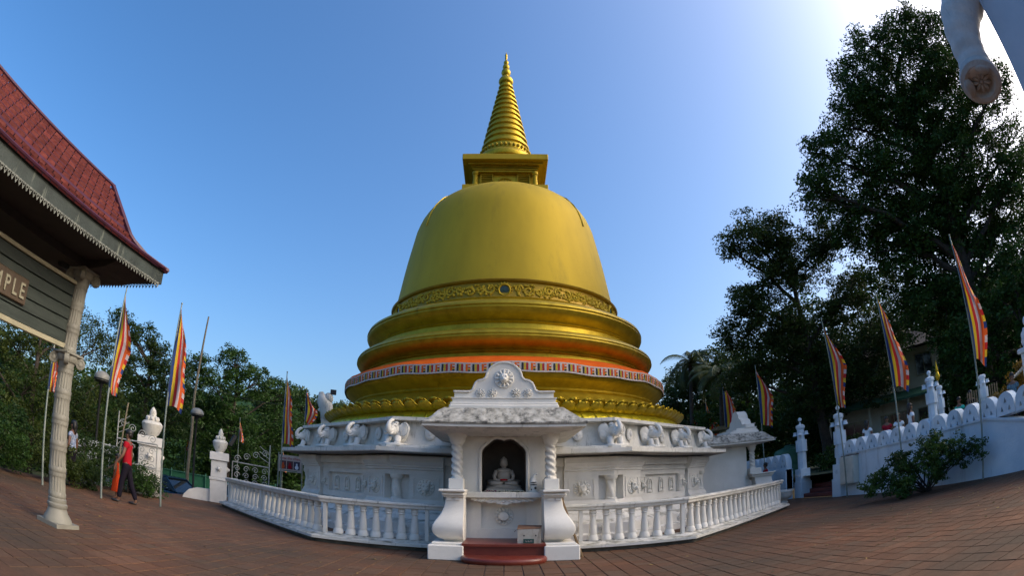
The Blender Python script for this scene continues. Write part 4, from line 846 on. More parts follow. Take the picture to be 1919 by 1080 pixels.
# triangular piercings are cut through with a boolean-free build: deep dark-shadowed sockets on both faces
def merlon_cut():
    import bmesh
    bm = bmesh.new(); w, h, th = .64, .44, .26
    a = [(-w/2*math.cos(t), .10+(h-.10)*math.sin(t)) for t in np.linspace(0, math.pi, 15)]
    out = [(-w/2, -.08)]+a+[(w/2, -.08)]
    from mathutils.geometry import delaunay_2d_cdt
    P2 = [Vector(p) for p in out]; E2 = [(i, (i+1) % len(out)) for i in range(len(out))]; loops = [list(range(len(out)))]
    for t in tri:
        b = len(P2); P2 += [Vector(p) for p in t]; E2 += [(b, b+1), (b+1, b+2), (b+2, b)]
    r = delaunay_2d_cdt(P2, E2, [], 0, 1e-5); V2, F2 = r[0], r[2]
    def inside(c, poly):
        s = False; n = len(poly)
        for i in range(n):
            x0, y0 = poly[i]; x1, y1 = poly[i-1]
            if (y0 > c[1]) != (y1 > c[1]) and c[0] < (x1-x0)*(c[1]-y0)/(y1-y0)+x0: s = not s
        return s
    m = MB(); keep = []
    for f in F2:
        c = sum((V2[i] for i in f), Vector((0, 0)))/len(f)
        if inside(c, out) and not any(inside(c, t) for t in tri): keep.append(f)
    n = len(V2); m.v = [(p.x, -th/2, p.y) for p in V2]+[(p.x, th/2, p.y) for p in V2]
    for f in keep: m.f.append(tuple(f)); m.f.append(tuple(i+n for i in reversed(f)))
    m.m = [0]*len(m.f); cnt = {}
    for f in keep:
        for i in range(len(f)): e = (f[i], f[(i+1) % len(f)]); cnt[e] = 1
    for (i, j) in list(cnt):
        if (j, i) not in cnt: m.f.append((j, i, i+n, j+n)); m.m.append(0)
    return m.mesh('merlon', BLUEW)
merm = merlon_cut()
for k in range(17):
    y = 5.0+.672*k
    if abs(y-10.4) < .01: pass
    zt = np.interp(y, [4, 7, 8.4, 16], [1.35, 1.42, 1.44, 1.44]); link('merlon', merm, wl, (wx(y)+.15-11, y-10, zt), (0, 0, R_(90)-.032))
link('coping', MB().box(-.13, .13, 7.0-10, 15.7-10, 1.30, 1.40).mesh('coping', BLUEW), wl, (.27, 0, 0), (0, 0, -.03))

def bellpost(name, label, x, y, zb, zt, w=.34, ball=True, rz=.0, group=None):
    H_ = zt-zb; t = thing(name, label, 'pillar', (x, y, zb), rz, group)
    m = MB(); m.bevbox(-w*.75, w*.75, -w*.75, w*.75, 0, H_*.20, .01); m.bevbox(-w*.66, w*.66, -w*.66, w*.66, H_*.20, H_*.36, .01)
    m.octa([(w*.50, H_*.36), (w*.46, H_*.58)]); m.octa([(w*.62, H_*.575), (w*.62, H_*.72), (w*.46, H_*.722)]); m.octa([(w*.42, H_*.72), (w*.38, H_*.85), (w*.5, H_*.87), (w*.5, H_*.90), (w*.28, H_*.915)]); part('shaft', m, BLUEW, t, smooth=False)
    for k in range(4):
        a = R_(90*k); m = MB(); m.T = Matrix.Rotation(a, 4, 'Z') @ Matrix.Translation((0, -w*.66, H_*.28)); rosette(m, (0, 0, 0), w*.24, 8, .03); part('round_boss', m, BLUEW, t)
        m = MB(); zb_ = H_*.78; m.lathe([(w*.32, zb_), (w*.26, zb_+.03), (w*.2, zb_+w*.30), (w*.19, zb_+w*.34), (w*.24, zb_+w*.36), (w*.24, zb_+w*.40), (.001, zb_+w*.42)], 14, (math.cos(a+.785)*w*.66, math.sin(a+.785)*w*.66)); part('bell_capital', m, BLUEW, t)
    if ball: m = MB(); m.lathe([(w*.13, H_*.90), (w*.11, H_*.94)], 12); m.ell((0, 0, H_-w*.22), w*.22, 16, 10); part('ball_finial', m, BLUEW, t)
    return t
gp_ = 'bell-capital pillars of the terrace'
bellpost('bell_pillar', 'white pillar with ball finial at the far side of the red entrance steps', 11.55, 19.05, .0, 3.22, .36, group=gp_)
bellpost('bell_pillar', 'white pillar with ball finial where the long terrace wall begins beside the steps', 11.2, 15.72, .0, 3.14, .36, group=gp_)
bellpost('bell_pillar', 'white ball-topped pillar rising from the middle of the scalloped terrace wall', 11.25, 10.8, 1.0, 3.15, .30, group=gp_)
bellpost('bell_pillar', 'shorter ball-less white pillar standing back on the terrace behind the wall', 12.4, 11.5, .95, 2.95, .22, False, group=gp_)
bellpost('bell_pillar', 'slim white pillar behind the tallest right-hand flag', 12.25, 9.45, .95, 2.75, .24, False, group=gp_)
o = part('gilt_finial_spike', MB().lathe([(.02, 0), (.07, .06), (.09, .16), (.04, .26), (.05, .3), (.02, .5), (.004, .62)], 10), GOLDD, None); o.location = (12.4, 11.5, 2.93); o['label'] = 'thin gilt spike ornament on top of the shorter terrace pillar'; o['category'] = 'finial'
# low wall left of the steps
t = thing('side_wall', 'low blue-white merlon wall between the side shrine and the entrance steps', 'wall', (11.1, 20.6, 0))
m = MB(); m.bevbox(-.14, .14, -1.2, 4.8, 0, 1.2, .01); m.box(-.18, .18, -1.2, .35, .35, 1.22); m.box(-.17, .17, -1.2, 4.8, 1.17, 1.24); part('wall_face', m, BLUEW, t, smooth=False)
for k in range(8): link('merlon', merm, t, (0, -.9+.66*k, 1.32), (0, 0, R_(90)), (1, 1, 1.25))
# steps
t = thing('entrance_steps', 'dark red entrance steps with grey landing climbing between the white pillars', 'steps', (11.3, 17.4, 0))
for k in range(3): m = MB(); m.bevbox(.1+.30*k, 2.6, -1.6, 1.62, .16*k, .16*(k+1)-.002, .012); part('step', m, STEPR, t, smooth=False)
m = MB(); m.box(.99, 2.6, -1.55, 1.58, .478, .49); part('landing', m, STEPG, t, smooth=False)
for k in range(4): m = MB(); m.bevbox(2.2+.32*k, 4.4, -1.5, 1.6, .49+.14*k, .49+.14*(k+1)-.002, .012); part('step', m, STEPR, t, smooth=False)
# meter cabinet
t = thing('meter_cabinet', 'beige metal meter cabinet fixed to the terrace wall beside the steps pillar', 'cabinet', (wx(14.85)-.13, 14.95, .42))
m = MB(); m.bevbox(-.12, .12, -.42, .42, 0, .92, .012); part('cabinet_body', m, CREAM, t, smooth=False)
m = MB(); m.bevbox(-.135, -.118, -.38, .38, .05, .87, .004); part('cabinet_door', m, CREAM, t, smooth=False)
m = MB(); m.box(-.02, .14, -.46, .46, .92, .95); part('rain_hood', m, BROWN, t, smooth=False)
# house
t = thing('house', 'two-storey white house with green metal eaves among the trees on the terrace', 'house', (21.5, 24.5, .95), R_(-41))
m = MB(); m.box(-3.4, 3.4, -2, 2, 0, 5.6); part('house_wall', m, CREAM, t, smooth=False)
m = MB(); m.add([(-3.8, -3.3, 2.7), (3.8, -3.3, 2.7), (3.8, -2.0, 3.15), (-3.8, -2.0, 3.15), (-3.8, -3.3, 2.82), (3.8, -3.3, 2.82), (3.8, -2.0, 3.27), (-3.8, -2.0, 3.27)], [(3, 2, 1, 0), (4, 5, 6, 7), (0, 1, 5, 4), (1, 2, 6, 5), (3, 0, 4, 7)]); part('porch_roof', m, GREENP, t, smooth=False)
m = MB(); m.add([(-3.9, -2.9, 5.4), (3.9, -2.9, 5.4), (3.9, 2.9, 5.4), (-3.9, 2.9, 5.4), (-2, 0, 6.8), (2, 0, 6.8)], [(0, 1, 5, 4), (2, 3, 4, 5), (1, 2, 5), (3, 0, 4), (3, 2, 1, 0)]); part('roof', m, DARKW, t, smooth=False)
for x, z, w, h in ((-2.2, .9, 1.3, 1.2), (.2, 1.0, 1.5, 1.15), (2.3, .9, 1.1, 1.2), (-2.0, 3.9, 1.3, 1.1), (.4, 3.9, 1.2, 1.1), (2.4, 3.9, 1.0, 1.1)):
    f = part('window', MB().box(x-w/2-.06, x+w/2+.06, -2.05, -1.99, z-.06, z).box(x-w/2-.06, x+w/2+.06, -2.05, -1.99, z+h, z+h+.06).box(x-w/2-.06, x-w/2, -2.05, -1.99, z, z+h).box(x+w/2, x+w/2+.06, -2.05, -1.99, z, z+h).box(x-.02, x+.02, -2.04, -1.99, z, z+h), TRIM, t, smooth=False)
    part('pane', MB().box(x-w/2, x+w/2, -2.012, -2.004, z, z+h), GLS, f, smooth=False)
for x in (-3.5, -1.2, 1.1, 3.5): part('porch_post', MB().box(x-.05, x+.05, -3.25, -3.15, 0, 2.72), CREAM, t, smooth=False)
part('porch_rail', MB().box(-3.5, 3.5, -3.22, -3.16, .85, .95).box(-3.5, 3.5, -3.3, -3.1, 0, .12), CREAM, t, smooth=False)
# second small green-roofed shed glimpsed behind flags
t = thing('green_tank', 'green water tank beside the trees behind the low merlon wall', 'tank', (15.0, 26.0, .9)); part('tank_body', MB().lathe([(.9, 0), (.92, .05), (.92, .5), (.9, .55), (.92, .6), (.92, 1.2), (.85, 1.35), (.4, 1.5), (.3, 1.52)], 24), GREENP, t); part('tank_lid', MB().lathe([(.32, 1.5), (.32, 1.58), (.2, 1.62)], 16), GREENP, t)
t = thing('sentry_hut', 'small pale green hut with overhanging roof glimpsed behind the side shrine', 'hut', (13.2, 30.2, 0), -.3)
part('hut_wall', MB().box(-.6, .6, -.6, .6, 0, 4.0), pmat('pale_green_paint', (.22, .32, .28), (.28, .38, .34), 2, .8), t, smooth=False); part('hut_roof', MB().box(-1.1, 1.1, -1.1, 1.1, 4.0, 4.12).box(-.8, .8, -.8, .8, 4.12, 4.25), pmat('mossy_roof', (.12, .10, .05), (.2, .17, .1), 5, .9), t, smooth=False)
# carved gate ornament with tiled roof at the right edge
t = thing('gate_ornament', 'blue-white carved makara gate post with small tiled canopy at the right frame edge', 'gate ornament', (12.6, 7.6, .95))
m = MB(); m.bevbox(-.22, .22, -.3, .3, 0, 1.75, .02); m.bevbox(-.3, .3, -.38, .38, 1.75, 1.87, .02); part('post', m, BLUEW, t, smooth=False)
m = MB(); m.tube([(0, .0, 1.85), (0, .12, 2.05), (0, .05, 2.25), (0, -.12, 2.3)], [.22, .2, .17, .1], 12); m.ell((0, .2, 2.18), (.12, .1, .12)); m.ell((0, -.2, 2.18), (.1, .08, .1)); m.ell((0, .05, 2.5), (.09, .09, .12)); part('carved_makara', m, BLUEW, t, smooth='all')
for q in range(7): part('canopy_tile', MB().tube([(-.26, .22+.085*q, 1.42-.03*q), (.1, .22+.085*q, 1.50-.03*q)], .035, 8), WH2, t)
# trunk sculpture close to the lens, upper right
t = thing('elephant_trunk_sculpture', 'grey-white plaster elephant trunk curling down from the slab overhead at top right', 'sculpture', (4.0, 2.0, 3.8))
L_ = lambda p: (p[0]-4.0, p[1]-2.0, p[2]-3.8)
m = MB(); pts = [L_(p) for p in ((4.42, 1.62, 5.15), (4.27, 1.70, 4.88), (4.13, 1.80, 4.68), (4.06, 1.86, 4.50), (4.03, 1.90, 4.32), (4.03, 1.92, 4.17), (4.02, 1.94, 4.06), (4.01, 1.95, 3.97))]
sp_ = []; rd = []
for i in range(len(pts)-1):
    for q in range(4): t_ = q/4; sp_.append(Vector(pts[i]).lerp(Vector(pts[i+1]), t_)); rd.append(np.interp(i+t_, range(8), [.30, .255, .225, .205, .185, .18, .20, .215])+.006*math.sin((i*4+q)*1.6))
sp_.append(Vector(pts[-1])); rd.append(.185)
m.tube(sp_, rd, 28, caps=True); m.ell(sp_[10]+Vector((-.12, .02, .03)), (.05, .05, .05)); m.ell(sp_[20]+Vector((.0, .0, .0)), (.13, .13, .12)); part('trunk_body', m, pmat('grey_plaster', (.36, .37, .38), (.50, .50, .50), 4, .8, bump=.4, bscale=14, grime=(.08, .08, .08), gscale=7, gthr=.60, gsoft=.10), t, smooth='all')
m = MB(); c = Vector(pts[-1]); d = (c-Vector(pts[-3])).normalized(); vd = (Vector((0, 0, 1.3))-Vector((4.01, 1.95, 3.97))).normalized(); d = (d*.55+vd*.45).normalized(); q_ = d.to_track_quat('Z', 'Y').to_matrix().to_4x4(); m.T = Matrix.Translation(c) @ q_
m.T = m.T @ Matrix.Scale(1.16, 4); m.lathe([(.19, -.06), (.205, .0), (.20, .035), (.165, .06), (.135, .055), (.115, .02), (.09, .0), (.001, -.005)], 36)
for k in range(9): a = 2*math.pi*k/9; m.ell((math.cos(a)*.058, math.sin(a)*.058, .012), (.045, .02, .03), 8, 6, Euler((0, 0, a)))
m.ell((0, 0, .02), (.02, .02, .02)); m.ell((-.12, .04, .05), (.09, .05, .035), 10, 6, Euler((0, 0, 1.3))); m.ell((.09, .09, .05), (.08, .045, .03), 10, 6, Euler((0, 0, -.8)))
part('lotus_tip', m, pmat('warm_grey_plaster', (.27, .285, .29), (.37, .38, .38), 4, .8, bump=.5, bscale=20, grime=(.07, .06, .05), gscale=8, gthr=.62), t)
t = thing('overhead_slab', 'smooth blue-grey plaster slab filling the extreme top right corner', 'slab', (4.6, 1.3, 4.4))
m = MB()
A = [(4.26, 1.50, 4.78), (4.17, 1.62, 3.62), (4.05, 1.2, 3.2), (4.3, .6, 3.4), (4.5, .4, 5.6), (4.4, 1.4, 5.6)]
q_ = [L2_ for L2_ in A]; vs = [(x-4.6, y-1.3, z-4.4) for x, y, z in A]+[(x-4.6+.7, y-1.3+.05, z-4.4) for x, y, z in A]
m.add(vs, [tuple(range(6)), tuple(range(11, 5, -1))]+[(i+6, (i+1) % 6+6, (i+1) % 6, i) for i in range(6)]); part('slab_body', m, pmat('blue_grey_plaster', (.36, .40, .47), (.42, .46, .53), 1.2, .8, bump=.1), t, smooth=False)

# ------------------------------------------------------------------ gateway at the left
gw = thing('gateway', 'tiled gateway at the left with cream fluted column and dark plank signboard', 'gateway', (-5.75, 2.5, 0))
gx, gy = -5.75, 2.5; X = lambda x: x-gx; Y2 = lambda y: y-gy
def column():
    m = MB(); rr = .125; m.box(-.24, .24, -.24, .24, 0, .06); m.lathe([(.235, .06), (.225, .10), (.17, .18), (.15, .24), (.165, .27), (.165, .30), (.145, .32), (.15, .34), (.15, .37), (.135, .385)], 24); 
    return m
cb = column().mesh('column_base', PAINTC, True)
def drum(h, r0, r1):
    m = MB(); n = 64; z = [0, .02, .05, .08, h-.10, h-.06, h-.05, h]; fl = [0, 0, 0, 1, 1, 0, 0, 0]; rad = [r0*1.0, r0*1.06, r0*1.07, r0, r1, r1*1.0, r1*1.07, r1*1.07]; vs = []
    for zz, f, ra in zip(z, fl, rad):
        for j in range(n):
            a = 2*math.pi*j/n; q = math.cos(16*a); vs.append((ra*(1-(.085*max(0, q)**.5 if f and q > 0 else 0))*math.cos(a), ra*(1-(.085*max(0, q)**.5 if f and q > 0 else 0))*math.sin(a), zz+(.012*math.cos(16*a) if zz in (.05, h-.06) else 0)))
    m.add(vs, [(i*n+j, i*n+(j+1) % n, (i+1)*n+(j+1) % n, (i+1)*n+j) for i in range(len(z)-1) for j in range(n)]); return m.mesh('column_drum', PAINTC, True)
def capital():
    m = MB(); m.lathe([(.12, 0), (.13, .03), (.125, .05), (.14, .12), (.17, .16)], 20); m.bevbox(-.19, .19, -.19, .19, .19, .23, .01)
    for sx in (-1, 1):
        for sy in (-1, 1):
            m.T = Matrix.Translation((sx*.155, sy*.155, .12)) @ Matrix.Rotation(math.atan2(sy, sx), 4, 'Z') @ Matrix.Rotation(R_(90), 4, 'X')
            m.lathe([(.075, -.035), (.078, 0), (.075, .035), (.05, .04), (.045, .03), (.025, .045), (.001, .045)], 16); m.lathe([(.075, -.035), (.05, -.04), (.045, -.03), (.025, -.045), (.001, -.045)], 16)
    m.T = Matrix.Identity(4); m.lathe([(.15, .10), (.175, .14), (.17, .19)], 20); return m.mesh('column_capital', PAINTC, True)
capm = capital(); drm = drum(.345, .135, .13)
for yy in (5.16, -.4):
    c = link('fluted_column', None, gw, (X(-5.73), Y2(yy), 0)); link('column_base', cb, c)
    for k in range(5): link('column_drum', drm, c, (0, 0, .385+.345*k), rot=(0, 0, k*.1), sc=(1-.012*k, 1-.012*k, 1))
    link('column_capital', capm, c, (0, 0, 2.11), sc=(1, 1, 1.0)); 
    for k in range(3): link('column_drum', drm, c, (0, 0, 2.34+.31*k), sc=(.90-.02*k, .90-.02*k, .90))
    link('column_capital', capm, c, (0, 0, 3.27), sc=(1.0, 1.0, 1.0))
# signboard of planks
bz0, bz1 = 2.40, 3.30; npk = 5
for k in range(npk):
    z0 = bz0+.05+(bz1-bz0-.09)*k/npk; z1 = bz0+.05+(bz1-bz0-.09)*(k+1)/npk-.014
    part('plank', MB().bevbox(X(-5.77), X(-5.735), Y2(-.25), Y2(5.03), z0, z1, .006), PLANK, gw, smooth=False)
part('board_back', MB().box(X(-5.79), X(-5.772), Y2(-.25), Y2(5.03), bz0+.02, bz1-.02), BLACK, gw, smooth=False)
part('board_trim', MB().bevbox(X(-5.80), X(-5.71), Y2(-.28), Y2(5.05), bz0-.02, bz0+.045, .006).bevbox(X(-5.80), X(-5.71), Y2(-.28), Y2(5.05), bz1-.04, bz1+.01, .006), TRIM, gw, smooth=False)
pq = part('plaque', MB().bevbox(X(-5.735), X(-5.69), Y2(2.5), Y2(4.07), 2.655, 2.975, .01), PLAQ, gw, smooth=False)
def textmesh(s, size, ext, mat, name):
    fc = bpy.data.curves.new('t', 'FONT'); fc.body = s; fc.size = size; fc.extrude = ext; fc.align_x = 'CENTER'; fc.offset = size*.012
    fo = bpy.data.objects.new('t', fc); COL.objects.link(fo); bpy.context.view_layer.update()
    me = bpy.data.meshes.new_from_object(fo.evaluated_get(bpy.context.evaluated_depsgraph_get())); bpy.data.objects.remove(fo); me.name = name; me.materials.clear(); me.materials.append(mat); return me
for i, ch in enumerate('TEMPLE'):   # lettering cut in relief, reads towards +Y on the face that looks +X
    me = textmesh(ch, .265, .010, LETT, 'letter'); y = (3.13, 3.28, 3.465, 3.655, 3.81, 3.955)[i]
    link('letter', me, gw, (X(-5.679), Y2(y), 2.718), (R_(90), 0, R_(90)), (.80, 1, 1))
# fascia, soffit, lace
E0, E1 = 6.0, -1.0; fx = -4.8
part('fascia', MB().box(X(fx)-.04, X(fx), Y2(E1), Y2(E0), 3.60, 3.80), FASC, gw, smooth=False)
m = MB(); 
part('end_fascia', MB().box(X(-6.72), X(fx)-.041, Y2(E0)-.04, Y2(E0), 3.62, 3.82), FASC, gw, smooth=False)
part('soffit', MB().box(X(-6.70), X(fx)-.042, Y2(E1), Y2(E0)-.041, 3.615, 3.64), DARKW, gw, smooth=False)
m = MB(); m.prism([(X(-6.35), 3.615), (X(-6.3), 3.55), (X(-6.1), 3.50), (X(-5.4), 3.50), (X(-5.2), 3.52), (X(-5.0), 3.58), (X(-4.92), 3.615)], Y2(5.05), Y2(5.75)); part('bracket_beam', m, DARKW, gw, smooth=False)
part('tie_beam', MB().box(X(-5.86), X(-5.62), Y2(-.6), Y2(5.3), 3.50, 3.61), DARKW, gw, smooth=False)
def lacepiece():
    m = MB(); ring = [(.022*math.cos(a), 0, -.02+.022*math.sin(a)) for a in np.linspace(0, 2*math.pi, 9)]; m.tube(ring, .007, 4, caps=False)
    m.tube([(-.034, 0, .0), (0, 0, -.012), (.034, 0, 0)], .006, 4); m.add([(-.018, -.003, -.045), (0, -.003, -.075), (.018, -.003, -.045), (0, -.003, -.03)], [(0, 1, 2, 3)]); return m
lp = lacepiece(); big_ = MB()
for k in range(int((E0-E1)/.068)): big_.T = Matrix.Translation((X(fx)+.004, Y2(E1)+.034+k*.068, 3.60)) @ Matrix.Rotation(R_(90), 4, 'Z'); big_.add(lp.v, lp.f)
for k in range(int(1.9/.068)): big_.T = Matrix.Translation((X(-6.7)+.034+k*.068, Y2(E0)+.004, 3.62)); big_.add(lp.v, lp.f)
o = part('lace_valance', big_, LACE, gw, smooth=False); o['kind'] = 'stuff'
# roof: lower flare and steep upper slope, clay tiles one by one on the visible side
RZ, RXc, RYe = 4.86, -5.75, 5.32
low = [(fx+.05, 3.80), (-4.98, 3.91), (-5.14, 4.06)]; 
def rslope(u):   # u 0..1 eave -> ridge on the +X side
    xs = [fx+.04, -4.95, -5.12, -5.40, -5.75]; zs = [3.81, 3.90, 4.06, 4.43, 4.87]; us = [0, .13, .30, .62, 1.0]
    return float(np.interp(u, us, xs)), float(np.interp(u, us, zs))
def rend(u): return float(np.interp(u, [0, .13, .30, .62, 1], [6.04, 5.66, 5.42, 5.37, 5.32]))
m = MB(); us = [0, .13, .30, .62, 1.0]; vs = []
for u in us:
    x, z = rslope(u); ye = rend(u); vs += [(X(x), Y2(E1), z-.03), (X(x), Y2(ye), z-.03), (X(2*RXc-x), Y2(ye), z-.03), (X(2*RXc-x), Y2(E1), z-.03)]
m.add(vs, [(i*4+j, i*4+j+1, i*4+j+5, i*4+j+4) for i in range(4) for j in range(3)]); part('roof_deck', m, PURP, gw, smooth=False)
tl = MB(); w = .152; tl.add([(-w/2, 0, 0), (-w*.5, 0, -.10), (-w*.22, 0, -.145), (w*.22, 0, -.145), (w*.5, 0, -.10), (w/2, 0, 0), (-w/2, -.030, 0), (-w*.5, -.036, -.10), (-w*.22, -.040, -.145), (w*.22, -.040, -.145), (w*.5, -.036, -.10), (w/2, -.030, 0)],
   [(0, 1, 2, 3, 4, 5), (11, 10, 9, 8, 7, 6)]); tl.add([], [])
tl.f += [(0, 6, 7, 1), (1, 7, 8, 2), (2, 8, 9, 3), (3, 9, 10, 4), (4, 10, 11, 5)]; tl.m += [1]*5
tlm = tl.mesh('roof_tile', [TILE, pmat('dark_tile_edge', (.030, .008, .010), (.05, .014, .016), 9, .9)])  # side faces of each tile coloured darker than its broad faces
rows = 8; cnt = 0
for r_ in range(rows):
    u = .30+(1.0-.30)*(r_+1)/rows if r_ > 0 else .36
    x, z = rslope(u); x2, z2 = rslope(u-.05); ye = rend(u); tilt = math.atan2(z-z2, abs(x-x2))
    y = ye-.0-(.085 if r_ % 2 else 0)
    while y > 1.6:
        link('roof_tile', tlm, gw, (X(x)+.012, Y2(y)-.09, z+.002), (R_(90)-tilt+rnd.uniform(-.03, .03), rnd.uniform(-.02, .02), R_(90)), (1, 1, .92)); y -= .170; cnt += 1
for r_ in range(3):
    u = [.10, .20, .30][r_]; x, z = rslope(u); x2, z2 = rslope(max(0, u-.05)); tilt = math.atan2(z-z2, abs(x-x2)); y = rend(u)-.0-(.085 if r_ % 2 else 0)
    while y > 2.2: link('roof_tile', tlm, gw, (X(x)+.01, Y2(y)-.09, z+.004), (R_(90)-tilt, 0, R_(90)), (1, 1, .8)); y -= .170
m = MB(); m.tube([(X(rslope(u)[0])+.01, Y2(rend(u))-.01, rslope(u)[1]+.0) for u in np.linspace(0, 1, 16)], .045, 6); part('hip_capping', m, PURP, gw)
m = MB(); m.tube([(X(RXc), Y2(5.34), 4.89), (X(RXc), Y2(E1), 4.89)], .032, 6); part('ridge_capping', m, PURP, gw)
m = MB(); m.tube([(X(fx)+.05, Y2(6.05), 3.825), (X(fx)+.05, Y2(E1), 3.825)], .02, 5); m.tube([(X(fx)+.05, Y2(6.05), 3.825), (X(-6.72), Y2(6.05), 3.825)], .02, 5); part('eave_capping', m, PURP, gw)
_piv = Matrix.Translation((0, Y2(5.3), 3.5)) @ Matrix.Rotation(.034, 4, 'X') @ Matrix.Translation((0, -Y2(5.3), -3.5))   # the old roof sags towards the road
bpy.context.view_layer.update()
for c in [o for o in bpy.data.objects if o.parent == gw and not o.name.startswith('fluted_column')]: c.matrix_basis = _piv @ c.matrix_basis

# ------------------------------------------------------------------ flags on poles
def flagpole(label, x, y, z0, zt, fl, w, seed, side=1, lean=(0, 0), small=False, pole=POLE, group='striped prayer flags on poles', name='flagpole', drop=.0):
    r = random.Random(seed); t = thing(name, label, 'flag', (x, y, z0), 0, group); H_ = zt-z0; w *= .88
    part('pole', MB().tube([(0, 0, 0), (lean[0]*.5, lean[1]*.5, H_*.5), (lean[0], lean[1], H_)], [.028 if not small else .022, .024 if not small else .02, .016], 8).ell((lean[0], lean[1], H_), .028, 8, 5), pole, t)
    a = math.atan2(y, x)-math.pi/2; dx, dy = math.cos(a)*side, math.sin(a)*side     # cloth hangs broadside to the plaza
    m = MB(); nu, nv = 18, 40; vs = []; ph = r.uniform(0, 6); tw = r.uniform(.4, 1.3); am = r.uniform(.06, .13); bow = r.uniform(-.12, .22)
    for i in range(nv+1):
        v = i/nv; spread = min(1, .04+v*1.9)**.85*(1-.30*max(0, v-.72)/.28); 
        for j in range(nu+1):
            u = j/nu; o = u*w*spread*(1+.27*math.sin(v*6+ph))+bow*w*math.sin(v*math.pi)*min(1, u*2); dep = am*math.sin(u*8.5+v*5+ph)*min(1, v*3)+.07*math.sin(v*9+u*4+ph*2)*u+tw*.4*u*spread*math.sin(v*2.6+ph)
            z = H_-.02-v*fl-(u*w*.9)*(.9 if v < .5 else .7)*(1-spread*.2)-(.10*math.sin(u*5+ph)*v if i == nv else 0)*.5
            tt = 1-(v*fl)/H_; px, py = lean[0]*max(0, tt), lean[1]*max(0, tt)
            vs.append((px+dx*o-dy*dep, py+dy*o+dx*dep, z))
    m.v = vs
    seq = [0, 1, 2, 3, 4]
    for i in range(nv):
        for j in range(nu):
            m.f.append((i*(nu+1)+j, i*(nu+1)+j+1, (i+1)*(nu+1)+j+1, (i+1)*(nu+1)+j)); c = j*6//nu
            m.m.append(c if c < 5 else [4, 3, 2, 1, 0][(i//2) % 5])
    part('flag', m, [FB, FY, FR, FW, FO], t, smooth='all'); return t
flagpole('striped flag hanging beneath the signboard, left of the fluted column', -9.52, 8.05, 0, 3.15, 1.0, .34, 1)
flagpole('long striped flag whose top touches the gateway eave', -8.72, 9.4, 0, 4.92, 2.35, .46, 2, lean=(.03, .06))
flagpole('tall striped flag bulging to the right, standing clear of the gateway against the sky', -8.12, 11.12, 0, 5.13, 2.5, .52, 3, lean=(.03, .06))
flagpole('striped flag immediately left of the hanging notice board', -7.48, 17.46, 0, 4.86, 2.4, .5, 4)
flagpole('narrow furled striped flag between the notice flag and the carved white pillar', -10.0, 26.15, -1, 5.85, 1.7, .5, 5, small=True)
flagpole('tiny far striped flag left of the urn gatepost, seen past the bamboo pole', -19.9, 30.0, -1, 3.0, 1.0, .35, 6, small=True)
flagpole('small far striped flag above the right-hand iron gate leaf', -14.0, 26.5, -1, 4.0, 1.2, .35, 7, small=True)
flagpole('faint far striped flag low between the gate leaf and the notice board', -11.7, 27.5, -1, 2.6, 1.1, .3, 8, small=True)
flagpole('furthest small striped flag at the stupa\'s lower right edge', 13.5, 37.7, 0, 6.6, 1.7, .55, 11, small=True)
flagpole('pink-red striped flag second from the stupa on the right', 13.05, 33.5, 0, 6.5, 2.3, .85, 12, small=True)
flagpole('striped flag with a broad blue edge above the side shrine roof ridge', 12.6, 29.4, 0, 6.95, 2.8, .85, 13, small=True)
flagpole('striped flag rising behind the right eave of the side shrine', 11.0, 21.35, 0, 5.95, 2.5, .72, 14, lean=(-.15, .0))
flagpole('striped flag on a leaning pole in front of the beige meter cabinet', 10.86, 14.94, 0, 6.1, 2.9, .62, 15, lean=(-.25, .25))
flagpole('striped flag on a leaning pole rising behind the low bush', 10.72, 11.75, 0, 5.85, 2.8, .58, 16, lean=(-.15, .15))
flagpole('tallest nearest striped flag on the right, in front of the terrace wall', 10.72, 8.48, 0, 5.95, 3.1, .44, 17, lean=(.02, -.1))
# bare poles, lamps, wires
t = thing('bamboo_pole', 'tall bare crooked bamboo pole standing beyond the left gate', 'pole', (-13.17, 20.07, -1.1)); part('pole', MB().tube([(0, 0, 0), (.02, 0, 1.8), (.12, .03, 3.6), (.05, .1, 5.2), (.14, .12, 6.8), (.23, .15, 8.75)], [.085, .08, .07, .06, .05, .035], 8), BAMB, t)
t = thing('bamboo_pole', 'short thin bamboo pole beside the gateway flag and red-shirted man', 'pole', (-9.2, 10.6, 0)); part('pole', MB().tube([(0, 0, 0), (.02, 0, 1), (.12, .1, 2.4)], [.028, .026, .02], 7), BAMB, t)
def lamp(label, x, y, z0, zt):
    t = thing('street_lamp', label, 'lamp', (x, y, z0), 0, 'mushroom lamps by the gate'); H_ = zt-z0
    part('post', MB().lathe([(.07, 0), (.07, .3), (.045, .35), (.04, H_-.25), (.08, H_-.2), (.08, H_-.12)], 12), BLACK, t)
    part('globe', MB().lathe([(.18, H_-.13), (.27, H_-.08), (.285, H_), (.26, H_+.09), (.18, H_+.17), (.08, H_+.205), (.001, H_+.21)], 24), LAMPG, t)
    part('collar', MB().lathe([(.20, H_-.14), (.285, H_-.06), (.288, H_-.035), (.2, H_-.13)], 24), BLACK, t)
lamp('mushroom street lamp half hidden by the gateway flag', -11.73, 12.3, -1, 3.15)
lamp('mushroom street lamp beside the tall bamboo pole', -11.84, 18.54, -1, 3.18)
def cable(label, a, b, sag, r=.012):
    a, b = Vector(a), Vector(b); m = MB(); m.tube([a.lerp(b, i/16)-Vector((0, 0, sag*4*(i/16)*(1-i/16))) for i in range(17)], r, 4); o = part('cable', m, WIREM, None); o['label'] = label; o['category'] = 'cable'; return o
cable('upper black cable slung from the left trees to the bamboo pole', (-22, 14, 7.2), (-13.0, 20.2, 5.6), .5)
